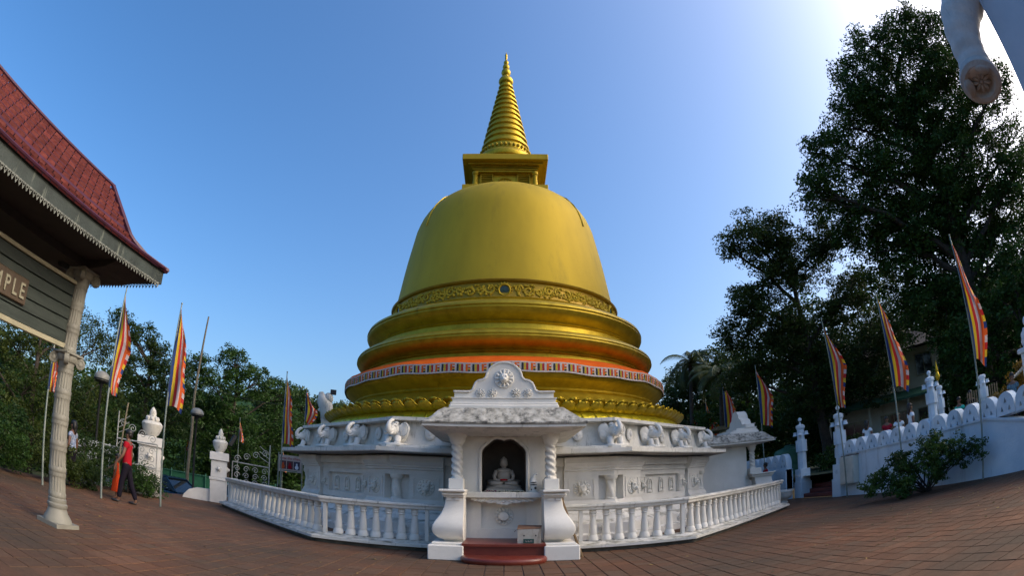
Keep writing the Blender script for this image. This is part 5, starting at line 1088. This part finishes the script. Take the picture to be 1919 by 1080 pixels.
cable('black cable running from the bamboo pole down to the carved white pillar', (-13.0, 20.2, 4.7), (-7.7, 22.8, 4.6), .35)
cable('low black cable strung behind the urn gatepost with small bulbs', (-19, 24, 2.2), (-8, 23, 1.9), .3)
# ------------------------------------------------------------------ left gate
def urnpost(label, x, y, w, h, zt, rz, ramp=False):
    t = thing('gatepost', label, 'gatepost', (x, y, 0), rz, 'urn-topped gateposts')
    m = MB(); m.bevbox(-w/2-.02, w/2+.02, -w/2-.02, w/2+.02, 0, h*.48, .012); m.bevbox(-w/2-.05, w/2+.05, -w/2-.05, w/2+.05, h*.45, h*.50, .01); m.bevbox(-w/2, w/2, -w/2, w/2, h*.5, h*.84, .01); m.bevbox(-w/2-.06, w/2+.06, -w/2-.06, w/2+.06, h*.84, h, .015); part('post', m, WH, t, smooth=False)
    for a in (0, 90): part('round_boss', (lambda q: (setattr(q, 'T', Matrix.Rotation(R_(a), 4, 'Z') @ Matrix.Translation((0, -w/2, h*.68))), rosette(q, (0, 0, 0), w*.18, 6, .05), q.ell((0, -.05, 0), (w*.10, .06, w*.10)), q)[-1])(MB()), WH, t)
    u = zt-h; m = MB(); R0 = w*.46
    m.lathe([(R0*.55, h), (R0*.5, h+u*.04), (R0*.7, h+u*.10), (R0*.95, h+u*.25), (R0*1.05, h+u*.38), (R0*1.08, h+u*.42), (R0*1.0, h+u*.46), (R0*.85, h+u*.52), (R0*.5, h+u*.53), (R0*.46, h+u*.56), (R0*.5, h+u*.68), (R0*.36, h+u*.70), (R0*.34, h+u*.75), (R0*.36, h+u*.80), (R0*.28, h+u*.88), (R0*.12, h+u*.97), (.001, zt)], 28); part('urn', m, WH2, t)
    for k in range(8): part('urn_leaf', MB().ell((R0*.55*math.cos(k*.785), R0*.55*math.sin(k*.785), h+u*.60), (R0*.16, R0*.16, u*.09), 8, 5), WH2, t)
    if ramp:
        m = MB(); m.prism([(-w/2, 0), (-w/2-1.0, 0), (-w/2-.95, .12), (-w/2-.78, .3), (-w/2-.5, .40), (-w/2, .42)], -w/2+.1, w/2-.1); part('ramp_wall', m, WH, t, smooth=False)
    return t
urnpost('broad white gatepost with stained urn just behind the red-shirted man', -10.33, 13.5, .72, 1.76, 2.68, R_(33))
g2 = urnpost('white urn-topped gatepost with floodlight where the left balustrade ends', -9.44, 16.48, .56, 1.72, 2.55, R_(28), True)
def gateleaf(label, x, y, rz, L, h, mir=1):
    t = thing('gate_leaf', label, 'gate', (x, y, 0), rz, 'wrought iron gate leaves'); m = MB()
    for a, b in (((0, 0, .1), (0, 0, h)), ((L, 0, .1), (L, 0, h+.75)), ((0, 0, h), (L, 0, h-.05)), ((0, 0, .12), (L, 0, .12)), ((0, 0, h*.55), (L, 0, h*.55))): m.tube([a, b], .022, 6)
    part('gate_frame', m, IRON, t)
    r = random.Random(3); 
    def scroll(cx, cz, R0, turns, s):
        q = MB(); q.tube([(cx+s*R0*(1-.85*i/22)*math.cos(i/22*turns*6.28), 0, cz+R0*(1-.85*i/22)*math.sin(i/22*turns*6.28)) for i in range(23)], .013, 5); part('iron_scroll', q, IRON, t)
    nx_ = max(2, int(L/.28))
    for i in range(nx_):
        for j in range(5): scroll(L*(i+.5)/nx_, .25+(h-.35)*(j+.5)/5, .115, 1.4, 1 if (i+j) % 2 else -1)
        scroll(L*(i+.5)/nx_, h+.12+.10*i, .13, 1.5, 1)
    for k in range(3): part('iron_ray', MB().tube([(L, 0, h+.1+.15*k), (L*.72, 0, h+.3+.18*k)], .012, 5), IRON, t)
    return t
gateleaf('ornate iron gate leaf in front of the broad urn gatepost', -9.65, 12.95, R_(203), 1.35, 1.55)
gateleaf('ornate iron gate leaf right of the floodlit urn gatepost', -9.05, 16.75, R_(38), 1.35, 1.5)
t = thing('floodlight', 'tilted floodlight fixed behind the urn of the floodlit gatepost', 'floodlight', (-9.2, 16.75, 2.3), R_(35))
part('lamp_body', MB().add([(-.05, -.22, -.24), (.13, -.22, .12), (.13, .22, .12), (-.05, .22, -.24), (.05, -.2, -.30), (.23, -.2, .06), (.23, .2, .06), (.05, .2, -.30)], [(3, 2, 1, 0), (4, 5, 6, 7), (0, 1, 5, 4), (1, 2, 6, 5), (2, 3, 7, 6), (3, 0, 4, 7)]), BLACK, t, smooth=False)
part('lens', MB().add([(.064, -.18, -.285), (.228, -.18, .03), (.228, .18, .03), (.064, .18, -.285)], [(0, 1, 2, 3)]), SILV, t, smooth=False, loc=(.012, 0, -.012))
part('bracket', MB().tube([(.1, 0, -.1), (-.1, 0, -.25), (-.2, 0, -.62)], .018, 5), BLACK, t)
# notice board with pictures
t = thing('notice_board', 'hanging notice with red lettering over three dark pictures beside the stupa corner', 'sign', (-7.72, 18.95, 0), R_(22))
part('board', MB().box(-.46, .42, -.015, .015, 1.40, 2.02), BANW, t, smooth=False)
for x in (-.47, .43): part('support', MB().box(x-.02, x+.02, -.03, .03, 0, 2.1), POLE, t, smooth=False)
for k in range(3):
    x = -.41+.26*k; f = part('picture', MB().box(x, x+.235, -.022, -.0155, 1.50, 1.81), pmat('picture_ground_%d' % k, (.03, .01, .02), (.10, .02, .03) if k < 2 else (.03, .04, .10), 20, .4), t, smooth=False)
    q = MB(); q.T = Matrix.Translation((x+.118, -.024, 1.64)); q.ell((0, 0, .06), (.035, .003, .045), 10, 6); q.ell((0, .0, -.05), (.07, .002, .08), 10, 6); part('pictured_figure', q, [FO, CRED, CWHT][k], f)
part('lower_strip', MB().box(-.30, .24, -.022, -.0155, 1.43, 1.455), GREENP, t, smooth=False)
r6 = random.Random(2)
x = -.41
for ch in 'ooCsgo wJoo oGGeaoo':        # rounded Sinhala-like strokes
    if ch == ' ': x += .035; continue
    q = MB(); q.tube([(x+.016+.014*math.cos(a_)*(1 if ch != 'C' else .8), -.02, 1.895+.024*math.sin(a_)) for a_ in np.linspace(.5, 5.6+r6.uniform(-.5, .6), 9)], .006, 4)
    if ch in 'wJG': q.tube([(x+.006, -.02, 1.925), (x+.018, -.02, 1.955), (x+.03, -.02, 1.93)], .006, 4)
    if ch in 'esg': q.tube([(x+.016, -.02, 1.895), (x+.03, -.02, 1.90), (x+.03, -.02, 1.855)], .006, 4)
    part('letter', q, CRED, t); x += .042
# carved white pillar behind the left of the stupa
t = thing('carved_pillar', 'white carved makara-topped pillar with a floodlight left of the gold petals', 'pillar', (-7.68, 22.74, 0), R_(20))
part('shaft', MB().bevbox(-.22, .22, -.22, .22, 0, 3.9, .02).bevbox(-.28, .28, -.28, .28, 3.1, 3.2, .01), WH2, t, smooth=False)
part('carved_makara', MB().tube([(-.02, 0, 3.85), (.02, 0, 4.2), (-.05, 0, 4.5), (-.22, 0, 4.75), (-.30, 0, 5.1)], [.24, .30, .32, .26, .10], 12).ell((.05, 0, 4.85), (.22, .2, .26)).ell((-.2, -.1, 4.5), (.12, .12, .1)).ell((-.28, 0, 4.3), (.12, .1, .08)), WH2, t, smooth='all')
part('lamp', MB().box(.12, .38, -.12, .12, 5.05, 5.25), BLACK, t, smooth=False)
# cars on the lower road
def car(label, x, y, z, rz, mat):
    t = thing('parked_car', label, 'car', (x, y, z), rz, None)
    m = MB(); secs = [(-2.1, .45, .70, .62), (-2.0, .35, .82, .78), (-1.2, .28, .92, .85), (-.6, .25, .95, .86), (.9, .25, .95, .86), (1.6, .28, .98, .84), (2.05, .35, .95, .76), (2.12, .5, .8, .7)]; vs = []
    for xx, zb, zt, w in secs: vs += [(xx, -w+.05, zb), (xx, -w, zb+.15), (xx, -w, zt-.12), (xx, -w+.12, zt), (xx, w-.12, zt), (xx, w, zt-.12), (xx, w, zb+.15), (xx, w-.05, zb)]
    k = 8; m.add(vs, [(i*k+j, (i+1)*k+j, (i+1)*k+(j+1) % k, i*k+(j+1) % k) for i in range(len(secs)-1) for j in range(k)]+[tuple(range(8)), tuple(range(len(vs)-1, len(vs)-9, -1))]); part('car_body', m, mat, t)
    m = MB(); vs = []
    for xx, zt, w in ((-1.15, .93, .80), (-.35, 1.42, .62), (.2, 1.47, .62), (.9, 1.43, .61), (1.7, .97, .76)): vs += [(xx, -w, zt), (xx, w, zt)]
    b0 = [(-1.15, -.80, .93), (-1.15, .8, .93), (1.7, .76, .93), (1.7, -.76, .93)]
    m.add([(-1.15, -.80, .93), (1.7, -.78, .95), (.95, -.62, 1.43), (-.35, -.62, 1.42), (-1.15, .80, .93), (1.7, .78, .95), (.95, .62, 1.43), (-.35, .62, 1.42)], [(0, 1, 2, 3), (7, 6, 5, 4), (0, 3, 7, 4), (1, 5, 6, 2)]); gl_ = part('windows', m, GLS, t, smooth=False)
    part('roof', MB().bevbox(-.42, 1.02, -.63, .63, 1.415, 1.47, .02), mat, t, smooth=False)
    for s in (-1, 1):
        for p0, p1 in (((-1.15, s*.81, .93), (-.38, s*.63, 1.43)), ((.3, s*.66, 1.43), (.3, s*.83, .95)), ((.98, s*.63, 1.43), (1.7, s*.79, .95))): part('pillar_frame', MB().tube([p0, p1], .03, 5), mat, t)
        part('headlight', MB().ell((-2.03, s*.58, .62), (.09, .16, .09), 10, 6), SILV, t)
        for xx in (-1.35, 1.3):
            q = MB(); q.T = Matrix.Translation((xx, s*.80, .31)) @ Matrix.Rotation(R_(90), 4, 'X'); q.lathe([(.2, -.1), (.30, -.1), (.315, -.06), (.315, .06), (.30, .1), (.2, .1)], 20, cap=False); w_ = part('wheel', q, TYRE, t)
            q = MB(); q.T = Matrix.Translation((xx, s*.80, .31)) @ Matrix.Rotation(R_(90), 4, 'X'); q.lathe([(.2, -.09), (.2, .09), (.05, .05), (.001, .05)], 12); part('rim', q, ALLOY, w_)
        part('mirror', MB().ell((-.72, s*.92, 1.0), (.06, .09, .06), 8, 5), mat, t)
    return t
car('dark blue car parked on the lower road seen between the urn gateposts', -13.6, 19.4, -1.02, R_(170), CARP)
car('pale car parked further off behind the floodlit gatepost', -13.6, 24.6, -1.05, R_(120), CARW)
t = thing('net_fence', 'green netting fence on posts behind the parked cars', 'fence', (-17.5, 25, -1.1), R_(30))
part('net', MB().add([(-4, 0, .1), (6, 0, .1), (6, 0, 1.65), (-4, 0, 1.65), (-4, .01, .1), (6, .01, .1), (6, .01, 1.65), (-4, .01, 1.65)], [(0, 1, 2, 3), (7, 6, 5, 4)]), NETM, t, smooth=False)
for k in range(6): part('fence_post', MB().tube([(-4+2*k, -.04, 0), (-4+2*k, -.04, 1.8)], .04, 6), GREENP, t)
part('top_rail', MB().tube([(-4, -.04, 1.66), (6, -.04, 1.66)], .025, 6), GREENP, t)
LATT = pmat('grey_stained_concrete', (.26, .28, .28), (.38, .40, .40), 3, .9, grime=(.08, .09, .07), gscale=5, gthr=.52)
t = thing('lattice_screen', 'white openwork concrete screen half hidden by shrubs behind the printed-shirt person', 'screen', (-11.5, 12.1, 0), R_(43))
for i in range(11): part('upright', MB().box(-1.1+.22*i-.02, -1.1+.22*i+.02, -.03, .03, 0, 1.45), LATT, t, smooth=False)
for k in range(6): part('crossbar', MB().box(-1.12, 1.12, -.036, .036, .1+.26*k-.02, .1+.26*k+.02), LATT, t, smooth=False)
for i in range(10):
    for k in range(5):
        part('lattice_ring', MB().tube([(-.99+.22*i+.07*math.cos(a_), 0, .23+.26*k+.08*math.sin(a_)) for a_ in np.linspace(0, 6.283, 9)], .018, 4, caps=False), LATT, t)
t.scale = (1, 1, .88)
# ------------------------------------------------------------------ shrubs
def shrub(label, base, lobes, mat, seed, ls, cr, dens=30, group=None, name='shrub', stems=10, leaves=26, droop=.2):
    bx, by, bz = base; t = thing(name, label, 'shrub', base, 0, group); lo = [(x-bx, y-by, z-bz, r) for x, y, z, r in lobes]
    me, C = leafmesh('foliage', lo, mat, dens=dens*4.5, leaves=leaves, ls=ls, cr=cr*.8, seed=seed, shell=.15, droop=droop); link('foliage', me, t); rr = random.Random(seed); m = MB()
    for k in range(stems): c = C[rr.randrange(len(C))]; limb(m, (rr.uniform(-.12, .12), rr.uniform(-.12, .12), 0), tuple(c), .022, .006, rr, 5, .2)
    part('stem', m, BARK, t); return t
shrub('low spreading dark green bush leaning out from the foot of the terrace wall', (10.1, 10.1, 0), [(9.6, 10.4, .75, .55), (9.9, 9.6, .85, .6), (10.15, 9.0, .85, .5), (9.3, 11.0, .55, .45), (8.95, 11.2, .45, .35), (10.2, 9.9, 1.15, .45), (9.2, 10.2, .35, .45), (10.35, 8.4, .80, .33), (9.7, 10.9, .95, .35), (9.75, 9.3, .45, .35)], LF1, 51, .075, .16, 60, stems=26, leaves=26)
gh = 'hedge and shrubs along the left edge of the plaza'
shrub('clipped dark hedge block at the far left edge of the paving', (-10.6, 7.0, 0), [(-10.5, 6.2, .55, .6), (-10.5, 7.0, .7, .65), (-10.3, 7.8, .6, .6), (-11.2, 6.5, 1.2, .65), (-11.2, 7.4, 1.2, .65), (-11.4, 5.2, .9, .7), (-11.5, 6.0, 1.3, .6), (-11.0, 8.2, 1.1, .6)], LF1, 52, .07, .2, 46, gh)
shrub('loose grey-green shrub behind the fluted column', (-10.2, 9.0, 0), [(-10.1, 8.7, .5, .5), (-10.3, 9.3, .8, .5), (-9.9, 9.6, .4, .45), (-10.6, 9.4, 1.2, .45)], LF3, 53, .07, .2, 50, gh)
shrub('leafy shrub below the printed-shirt person', (-10.4, 10.5, 0), [(-10.7, 11.6, .9, .45), (-10.2, 11.9, 1.0, .4), (-10.9, 10.9, 1.15, .4), (-10.3, 10.2, .45, .5), (-10.4, 10.8, .6, .5), (-10.6, 11.3, .5, .5), (-9.9, 10.3, .3, .4)], LF2, 54, .07, .2, 46, gh)
shrub('shrub with drooping leaves in front of the iron gate leaf', (-10.3, 12.3, 0), [(-10.2, 12.0, .5, .5), (-9.9, 12.6, .55, .5), (-9.7, 13.0, .35, .4), (-10.6, 12.5, .8, .45), (-9.6, 12.3, .3, .35)], LF1, 55, .07, .2, 50, gh)
gy_ = 'plants on the terrace'
shrub('yellow-leaved plant above the last merlons at the far right', (13.0, 8.7, .85), [(13.0, 8.7, 2.0, .45), (13.1, 8.4, 2.4, .35), (12.9, 9.1, 1.7, .4)], pmat('yellow_leaves', (.12, .08, .008), (.30, .17, .015), 3, .5, transl=.3), 56, .09, .2, 50, gy_)
shrub('brownish shrub beside the wooden pickets on the terrace', (13.2, 10.2, .85), [(13.2, 10.2, 1.6, .6), (13.4, 11.2, 1.7, .6), (13.2, 9.6, 1.5, .5)], LF3, 57, .09, .22, 40, gy_)
shrub('dark hedge under the house porch', (16.5, 19.0, .85), [(15.2, 19.8, 1.6, .8), (16.4, 18.6, 1.7, .8), (17.4, 17.4, 1.7, .8), (18.0, 16.2, 1.7, .8), (14.2, 20.8, 1.3, .8), (15.5, 17.6, 1.2, .7)], LF1, 58, .12, .3, 26, gy_)
t = thing('picket_fence', 'row of thin wooden pickets on the terrace near the far right', 'fence', (12.7, 9.8, .85), R_(90))
for k in range(14): part('picket', MB().box(-.6+.1*k, -.57+.1*k, -.01, .01, 0, 1.45), BAMB, t, smooth=False)
part('rail', MB().box(-.65, .8, .012, .03, 1.1, 1.14), BAMB, t, smooth=False)

# ------------------------------------------------------------------ people
def skin(name, V, E_, mat, parent, sub=2):
    import bmesh
    bm = bmesh.new(); L = bm.verts.layers.skin.verify(); bv = []
    for i, (x, y, z, r) in enumerate(V):
        v = bm.verts.new((x, y, z)); rr = r if hasattr(r, '__len__') else (r, r); v[L].radius = rr; v[L].use_root = (i == 0); bv.append(v)
    for a, b in E_: bm.edges.new((bv[a], bv[b]))
    me = bpy.data.meshes.new(name); bm.to_mesh(me); bm.free(); me.materials.append(mat)
    o = bpy.data.objects.new(name, me); COL.objects.link(o); md = o.modifiers.new('skin', 'SKIN'); md.use_smooth_shade = True; s = o.modifiers.new('sub', 'SUBSURF'); s.levels = s.render_levels = sub
    o.parent = parent; return o
def chain(V, E_, start, pts):
    p = start
    for q in pts: V.append(q); E_.append((p, len(V)-1)); p = len(V)-1
    return p
def person(label, loc, rz, h, shirt, lower, hair=HAIR, long_hair=False, skirt=False, stride=.0, arm=(.1, .1), group=None, sleeve=.5, mark=False):
    t = thing('person', label, 'person', loc, rz, group); k = h/1.70; S_ = lambda L: [(x*k, y*k, z*k, tuple(q*k for q in r) if hasattr(r, '__len__') else r*k) for x, y, z, r in L]
    V = [(0, 0, .95, (.13, .10))]; E_ = []
    V += []; chest = chain(V, E_, 0, [(0, 0, 1.12, (.12, .085)), (0, 0, 1.30, (.14, .09)), (0, .01, 1.41, (.10, .07))])
    neck = chain(V, E_, chest, [(0, .0, 1.48, .048), (0, -.015, 1.55, .062), (0, -.01, 1.63, .078), (0, .0, 1.69, .04)])
    ends = []
    for s, an in ((-1, arm[0]), (1, arm[1])):
        ex, ey = s*.24, -.02+an*.5; hx, hy = s*.26, -.06-an*0+an*1.2-.10
        e = chain(V, E_, chest, [(s*.155, .0, 1.385, .058), (ex, ey, 1.12, .042), (hx, hy, .90, .028), (hx*1.0, hy-.01, .86, .03), (hx*.99, hy-.015, .82, .027)])
        for q in range(4): chain(V, E_, e, [(hx-.024+q*.016, hy-.018-q*.003, .775-.004*abs(q-1.5), .0095), (hx*.98-.024+q*.016, hy-.03, .735, .008)])
        chain(V, E_, e-1, [(hx-s*.03, hy-.035, .82, .010), (hx-s*.034, hy-.05, .785, .009)])
        ly = s*stride
        f = chain(V, E_, 0, [(s*.09, .0, .86, .085), (s*.10, -ly*.5-.01, .48, .056), (s*.10, -ly-(-.03 if True else 0), .09, .036), (s*.105, -ly-.02, .035, .038), (s*.11, -ly-.13, .025, .03)])
    skin('body', S_(V), E_, SKINM, t)
    V = [(0, 0, .86, (.165, .135))]; E_ = []; c = chain(V, E_, 0, [(0, 0, .98, (.160, .128)), (0, 0, 1.12, (.145, .112)), (0, 0, 1.29, (.16, .112)), (0, .01, 1.40, (.115, .085)), (0, .005, 1.455, .065)])
    for s, an in ((-1, arm[0]), (1, arm[1])): chain(V, E_, c-1, [(s*.16, .0, 1.375, .075), (s*(.16+.08*sleeve), (-.02+an*.5)*sleeve, 1.385-.265*sleeve, .064)])
    skin('shirt', S_(V), E_, shirt, t)
    if skirt:
        m = MB(); n = 20; prof = [(.13, .98), (.17, .85), (.21, .6), (.25, .36), (.27, .28)]; vs = []
        for r_, z in prof: vs += [((r_+.015*math.sin(5*2*math.pi*j/n))*math.cos(2*math.pi*j/n)*k, (r_+.015*math.sin(5*2*math.pi*j/n))*math.sin(2*math.pi*j/n)*k*.85, z*k) for j in range(n)]
        m.add(vs, [(i*n+j, i*n+(j+1) % n, (i+1)*n+(j+1) % n, (i+1)*n+j) for i in range(4) for j in range(n)]); part('skirt', m, lower, t, smooth='all')
    else:
        V = [(0, 0, 1.0, (.14, .115))]; E_ = []; chain(V, E_, 0, [(0, 0, .92, (.15, .125))])
        for s in (-1, 1):
            ly = s*stride; chain(V, E_, 1, [(s*.092, .0, .84, .10), (s*.10, -ly*.5-.01, .48, .078), (s*.10, -ly+.03, .10, .06)])
        skin('trousers', S_(V), E_, lower, t)
        for s in (-1, 1): part('shoe', MB().ell((s*.107*k, (-s*stride-.06)*k, .035*k), (.045*k, .12*k, .035*k)), BLACK, t)
    m = MB(); m.ell((0, .018*k, 1.655*k), (.092*k, .10*k, .085*k), 16, 10)
    if long_hair: m.ell((0, .06*k, 1.58*k), (.095*k, .07*k, .14*k), 14, 8); m.ell((0, .085*k, 1.48*k), (.06*k, .04*k, .12*k))
    else: m.ell((0, .05*k, 1.60*k), (.085*k, .06*k, .075*k))
    part('hair', m, hair, t, smooth='all')
    m = MB(); m.ell((0, -.088*k, 1.585*k), (.012*k, .018*k, .018*k), 8, 6)
    for s in (-1, 1): m.ell((s*.074*k, -.003*k, 1.59*k), (.012*k, .018*k, .026*k), 8, 6)
    part('nose_and_ears', m, SKINM, t, smooth='all')['kind'] = 'stuff'
    for s in (-1, 1): part('eye', MB().ell((s*.028*k, -.076*k, 1.61*k), (.010*k, .006*k, .006*k), 8, 5), BLACK, t)
    if mark: part('shirt_print', MB().tube([(.02*k, -.118*k, 1.33*k), (.05*k, -.122*k, 1.24*k), (.0, -.122*k, 1.18*k), (.06*k, -.12*k, 1.10*k)], .012*k, 5), BANW, t)
    return t
person('man in a red T-shirt and dark trousers striding past the gateway column', (-8.28, 9.88, 0), R_(-68), 1.68, CRED, CDARK, stride=.20, arm=(.12, -.05), mark=True)
person('small child in an orange dress walking beside the red-shirted man', (-8.95, 10.25, 0), R_(-60), 1.08, CORG, CORG, long_hair=True, skirt=True)
person('person in a blue and white printed shirt standing by the shrubs', (-10.2, 9.72, 0), R_(-75), 1.60, CPRINT, CDARK, long_hair=True)
person('man in a red shirt glimpsed above the right end of the balustrade', (10.5, 20.4, 0), R_(-100), 1.62, CRED, CDARK, stride=.12)
gp2_ = 'people on the terrace'
person('woman in a white top behind the merlons nearest the steps', (12.2, 15.3, .85), R_(110), 1.58, CWHT, CDARK, long_hair=True, group=gp2_)
person('man in a maroon shirt behind the terrace merlons', (12.6, 14.6, .85), R_(-30), 1.55, CMAR, CDARK, group=gp2_)
person('man in a white shirt right of the maroon-shirted man', (12.4, 13.7, .85), R_(-35), 1.52, CWHT, CDARK, group=gp2_)
person('woman in a pale top beside the ball-topped pillar on the terrace', (11.9, 12.5, .85), R_(70), 1.66, CWHT, CDARK, long_hair=True, group=gp2_)
person('person in a turquoise shirt on the terrace, left of the nearest flagpole', (12.5, 10.75, .85), R_(-60), 1.40, CGRN, CDARK, group=gp2_)
person('person in dark clothes behind the turquoise-shirted person', (12.9, 10.55, .85), R_(-60), 1.50, CDARK, CDARK, group=gp2_)
person('person in a blue checked shirt at the far right of the terrace', (12.0, 8.1, .85), R_(-50), 1.45, CBLU, CDARK, group=gp2_)

# dry leaves blown over the paving
g = np.random.default_rng(12); n = 520; m = MB()
for k in range(n):
    q = g.random()
    if q < .35: x, y = g.uniform(6, 10.6), g.uniform(5, 14)
    elif q < .6: x, y = g.uniform(-10.5, -6.5), g.uniform(5.5, 13)
    else: x, y = g.uniform(-9, 10), g.uniform(4.5, 9.4)
    a = g.uniform(0, 6.28); s = g.uniform(.018, .045); c, d = math.cos(a)*s, math.sin(a)*s; h = g.uniform(.004, .02)
    m.add([(x-c, y-d, .006), (x-d*.45, y+c*.45, h), (x+c, y+d, .006), (x+d*.45, y-c*.45, h*.7)], [(0, 3, 2, 1)], int(g.integers(0, 3)))
o = part('fallen_leaves', m, [pmat('dry_leaf_brown', (.10, .05, .02), (.16, .09, .03), 9, .8), pmat('dry_leaf_yellow', (.26, .17, .04), (.32, .22, .06), 9, .8), LF3], None, smooth=False)
o['label'] = 'scattered dry leaves and litter lying on the brick paving'; o['category'] = 'litter'; o['kind'] = 'stuff'
